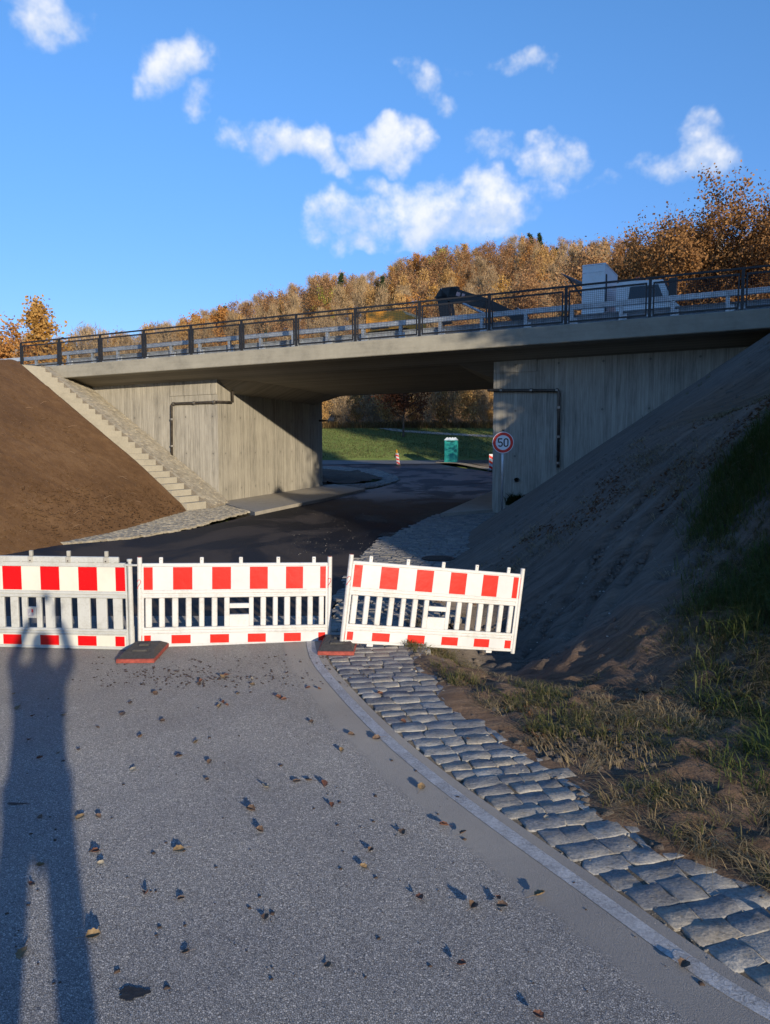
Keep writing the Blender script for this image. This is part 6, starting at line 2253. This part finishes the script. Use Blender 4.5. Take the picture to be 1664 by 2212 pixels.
LP = [(482, 1520), (435, 1472), (545, 1468), (283, 1521), (305, 1593), (211, 1573), (138, 1545), (389, 1636), (425, 1604), (452, 1648), (289, 1664), (760, 1588), (737, 1623), (673, 1562), (667, 1487), (335, 1500),
      (447, 1686), (573, 1702), (668, 1688), (700, 1696), (716, 1742), (88, 1768), (540, 1752), (213, 1766), (172, 1768), (560, 1795), (800, 1839), (961, 1788), (1000, 1805), (208, 1842), (220, 1868), (85, 1873), (786, 1876), (388, 1837),
      (316, 1932), (390, 1944), (908, 1946), (1075, 1945), (1083, 1962), (1165, 1940), (573, 1985), (1020, 1965), (199, 2026), (50, 2060), (404, 2060), (709, 2088), (996, 2090), (1478, 2090), (1165, 2203), (68, 1912), (170, 1622), (125, 1628),
      (815, 1597), (868, 1800), (30, 1500), (40, 1530), (70, 1548), (545, 1480), (430, 1478), (475, 1528), (490, 1525), (615, 1512), (600, 1508), (515, 1500), (480, 1465), (640, 1690), (85, 1640), (62, 1600), (350, 1560), (265, 1545), (490, 1460), (690, 1490), (620, 1455), (300, 1420), (380, 1452), (1690, 2000), (910, 1705), (1010, 1600), (1180, 1770), (820, 1500), (870, 1560)]
lr = random.Random(12)
for k, (x, y) in enumerate(LP):
    c = gp(x, y, 0)
    o_ = link(bpy.data.objects.new('dry_leaf', lms[lr.randrange(8)]))
    o_.location = (c.x, c.y, .004 if x < 900 else .012); o_.rotation_euler = (lr.uniform(-.35, .35), lr.uniform(-.3, .3), lr.uniform(0, 6.28))
    s_ = lr.uniform(.42, .85); o_.scale = (s_, s_, s_ * lr.uniform(.4, 1.1))
    tag(o_, 'curled dry autumn leaf lying on the asphalt or cobbles before the barriers', 'leaf', 'dry leaves scattered on the asphalt')
# debris line on the road before the barrier
pp = []
for _ in range(260):
    a = gp(gr.normal() * 85 + 400, 1462 + gr.normal() * 14 + 0, 0); pp.append((a.x, a.y, .003))
for _ in range(500):
    a = gp(200 + 600 * gr.rand(), 1415 + gr.rand() * 70, 0); pp.append((a.x, a.y, .003))
for _ in range(250):
    a = gp(1600 * gr.rand(), 1450 + gr.rand() ** 1.5 * 700, 0)
    if a.x < np.interp(-a.y, -EDGE[:, 1], EDGE[:, 0]): pp.append((a.x, a.y, .003))
crumbs(np.array(pp), .003, .013, simple('leaf_crumb', (.07, .045, .03), .8, 0, .5, 80), 'leaf_debris', 'crumbled leaf and dirt debris on the asphalt', .4)
# oil spots
for (x, y, rx, ry, lab) in ((287, 2147, .056, .038, 'black oily patch on the asphalt near the bottom of the picture'), (35, 1737, .06, .014, 'faint dark smear on the asphalt inside the shadow at the left')):
    c = gp(x, y, 0); mb = MB(); vs = []
    for k in range(28):
        a = 2 * PI * k / 28; f_ = 1 + .22 * math.sin(3 * a + 1) + .12 * math.sin(7 * a) + lr.uniform(-.1, .1)
        vs.append((c.x + rx * f_ * math.cos(a), c.y + ry * f_ * math.sin(a), .004))
    mb.add(vs, [tuple(range(28))])
    tag(mb.build('oil_stain', M_OIL), lab, 'stain')

# ------------------------------------------------------------------ the photographer, whose shadow falls on the road
def skin_body(name, verts, edges, radii, mat_, parent, root=0, sub=2):
    me = bpy.data.meshes.new(name); me.from_pydata(verts, edges, []); me.materials.append(mat_)
    o_ = obj(name, me, parent)
    m1 = o_.modifiers.new('skin', 'SKIN')
    for i, r_ in enumerate(radii):
        sv = me.skin_vertices[0].data[i]; sv.radius = r_ if isinstance(r_, tuple) else (r_, r_); sv.use_root = (i == root)
    m1.use_smooth_shade = True
    m2 = o_.modifiers.new('sub', 'SUBSURF'); m2.levels = sub; m2.render_levels = sub
    return o_
PX, PY = .11, -.49
per = thing('person', 'person in dark jacket and jeans holding up a phone to take the picture', 'person', (PX, PY, 0))
per.scale = (1.02, 1.02, 1.0)
V_ = [(0, 0, 1.04), (0, 0, 1.14), (0, 0, 1.32), (0, .01, 1.50), (0, .02, 1.60), (0, .03, 1.70), (0, .03, 1.80),
      (.19, .0, 1.50), (.27, .10, 1.60), (.13, .26, 1.86), (.08, .29, 1.96),
      (-.19, .0, 1.50), (-.31, .10, 1.58), (-.25, .26, 1.86), (-.21, .29, 1.96),
      (.115, 0, .97), (.165, .01, .52), (.215, 0, .10), (.22, .14, .04),
      (-.115, 0, .97), (-.145, .01, .52), (-.175, 0, .10), (-.18, .14, .04)]
E_ = [(0, 1), (1, 2), (2, 3), (3, 4), (4, 5), (5, 6), (3, 7), (7, 8), (8, 9), (9, 10), (3, 11), (11, 12), (12, 13), (13, 14), (0, 15), (15, 16), (16, 17), (17, 18), (0, 19), (19, 20), (20, 21), (21, 22)]
Rd = [(.18, .12), (.20, .13), (.215, .14), (.15, .10), (.06, .06), (.095, .10), (.07, .08), .085, .065, .05, .035, .085, .065, .05, .035, .085, .06, .05, .045, .085, .06, .05, .045]
skin_body('body', V_, E_, Rd, M_JACKET, per)
for s_, bx_ in ((1, .06), (-1, -.20)):
    hv = [(bx_, .29, 1.97), (bx_, .33, 2.05)]
    he = [(0, 1)]; hr = [.03, .032]
    for f_ in range(4):
        b = len(hv); x = bx_ + (f_ - 1.5) * .018
        hv += [(x, .34, 2.09), (x - s_ * .015, .36, 2.12 - f_ * .004), (x - s_ * .03, .375, 2.13 - f_ * .006)]
        he += [(1, b), (b, b + 1), (b + 1, b + 2)]; hr += [.009, .008, .007]
    b = len(hv); hv += [(bx_ - s_ * .035, .34, 2.04), (bx_ - s_ * .06, .36, 2.07)]; he += [(1, b), (b, b + 1)]; hr += [.010, .008]
    skin_body('hand', hv, he, hr, M_SKIN, per, 0, 1)
hd = MB()
for i in range(9):
    pass
hm = bpy.data.meshes.new('head'); bm = bmesh.new(); bmesh.ops.create_uvsphere(bm, u_segments=20, v_segments=14, radius=.115)
for v in bm.verts:
    v.co = Vector((v.co.x * .82, v.co.y * .95 + (.012 if v.co.z < 0 else 0), v.co.z * 1.12))
    if abs(v.co.x) < .02 and v.co.y > .07 and -.04 < v.co.z < .02: v.co.y += .02
    v.co += Vector((0, .05, 1.74))
bm.to_mesh(hm); bm.free(); hm.materials.append(M_SKIN)
ho = obj('head', hm, per)
hm2 = hm.copy(); hm2.materials.clear(); hm2.materials.append(M_HAIR)
bm = bmesh.new(); bm.from_mesh(hm2); bmesh.ops.delete(bm, geom=[f for f in bm.faces if f.calc_center_median().y > .10 and f.calc_center_median().z < 1.80 or f.calc_center_median().z < 1.70], context='FACES')
for v in bm.verts: v.co = Vector((0, .05, 1.74)) + (v.co - Vector((0, .05, 1.74))) * 1.09
bm.to_mesh(hm2); bm.free(); obj('hair', hm2, ho)
lg = [(0, 0, 1.03)] + [(V_[i][0], V_[i][1], V_[i][2]) for i in (15, 16, 17, 19, 20, 21)]
skin_body('jeans', lg, [(0, 1), (1, 2), (2, 3), (0, 4), (4, 5), (5, 6)], [(.15, .12), .092, .068, .06, .092, .068, .06], M_JEANS, per, 0)
ph = thing('phone', 'dark phone held up in both hands by the photographer', 'phone', (-.0, -.032, 2.17))
MB().box(-.038, .038, -.006, .006, -.06, .045, b=.003).build('body', M_BLACK, ph, world=False)
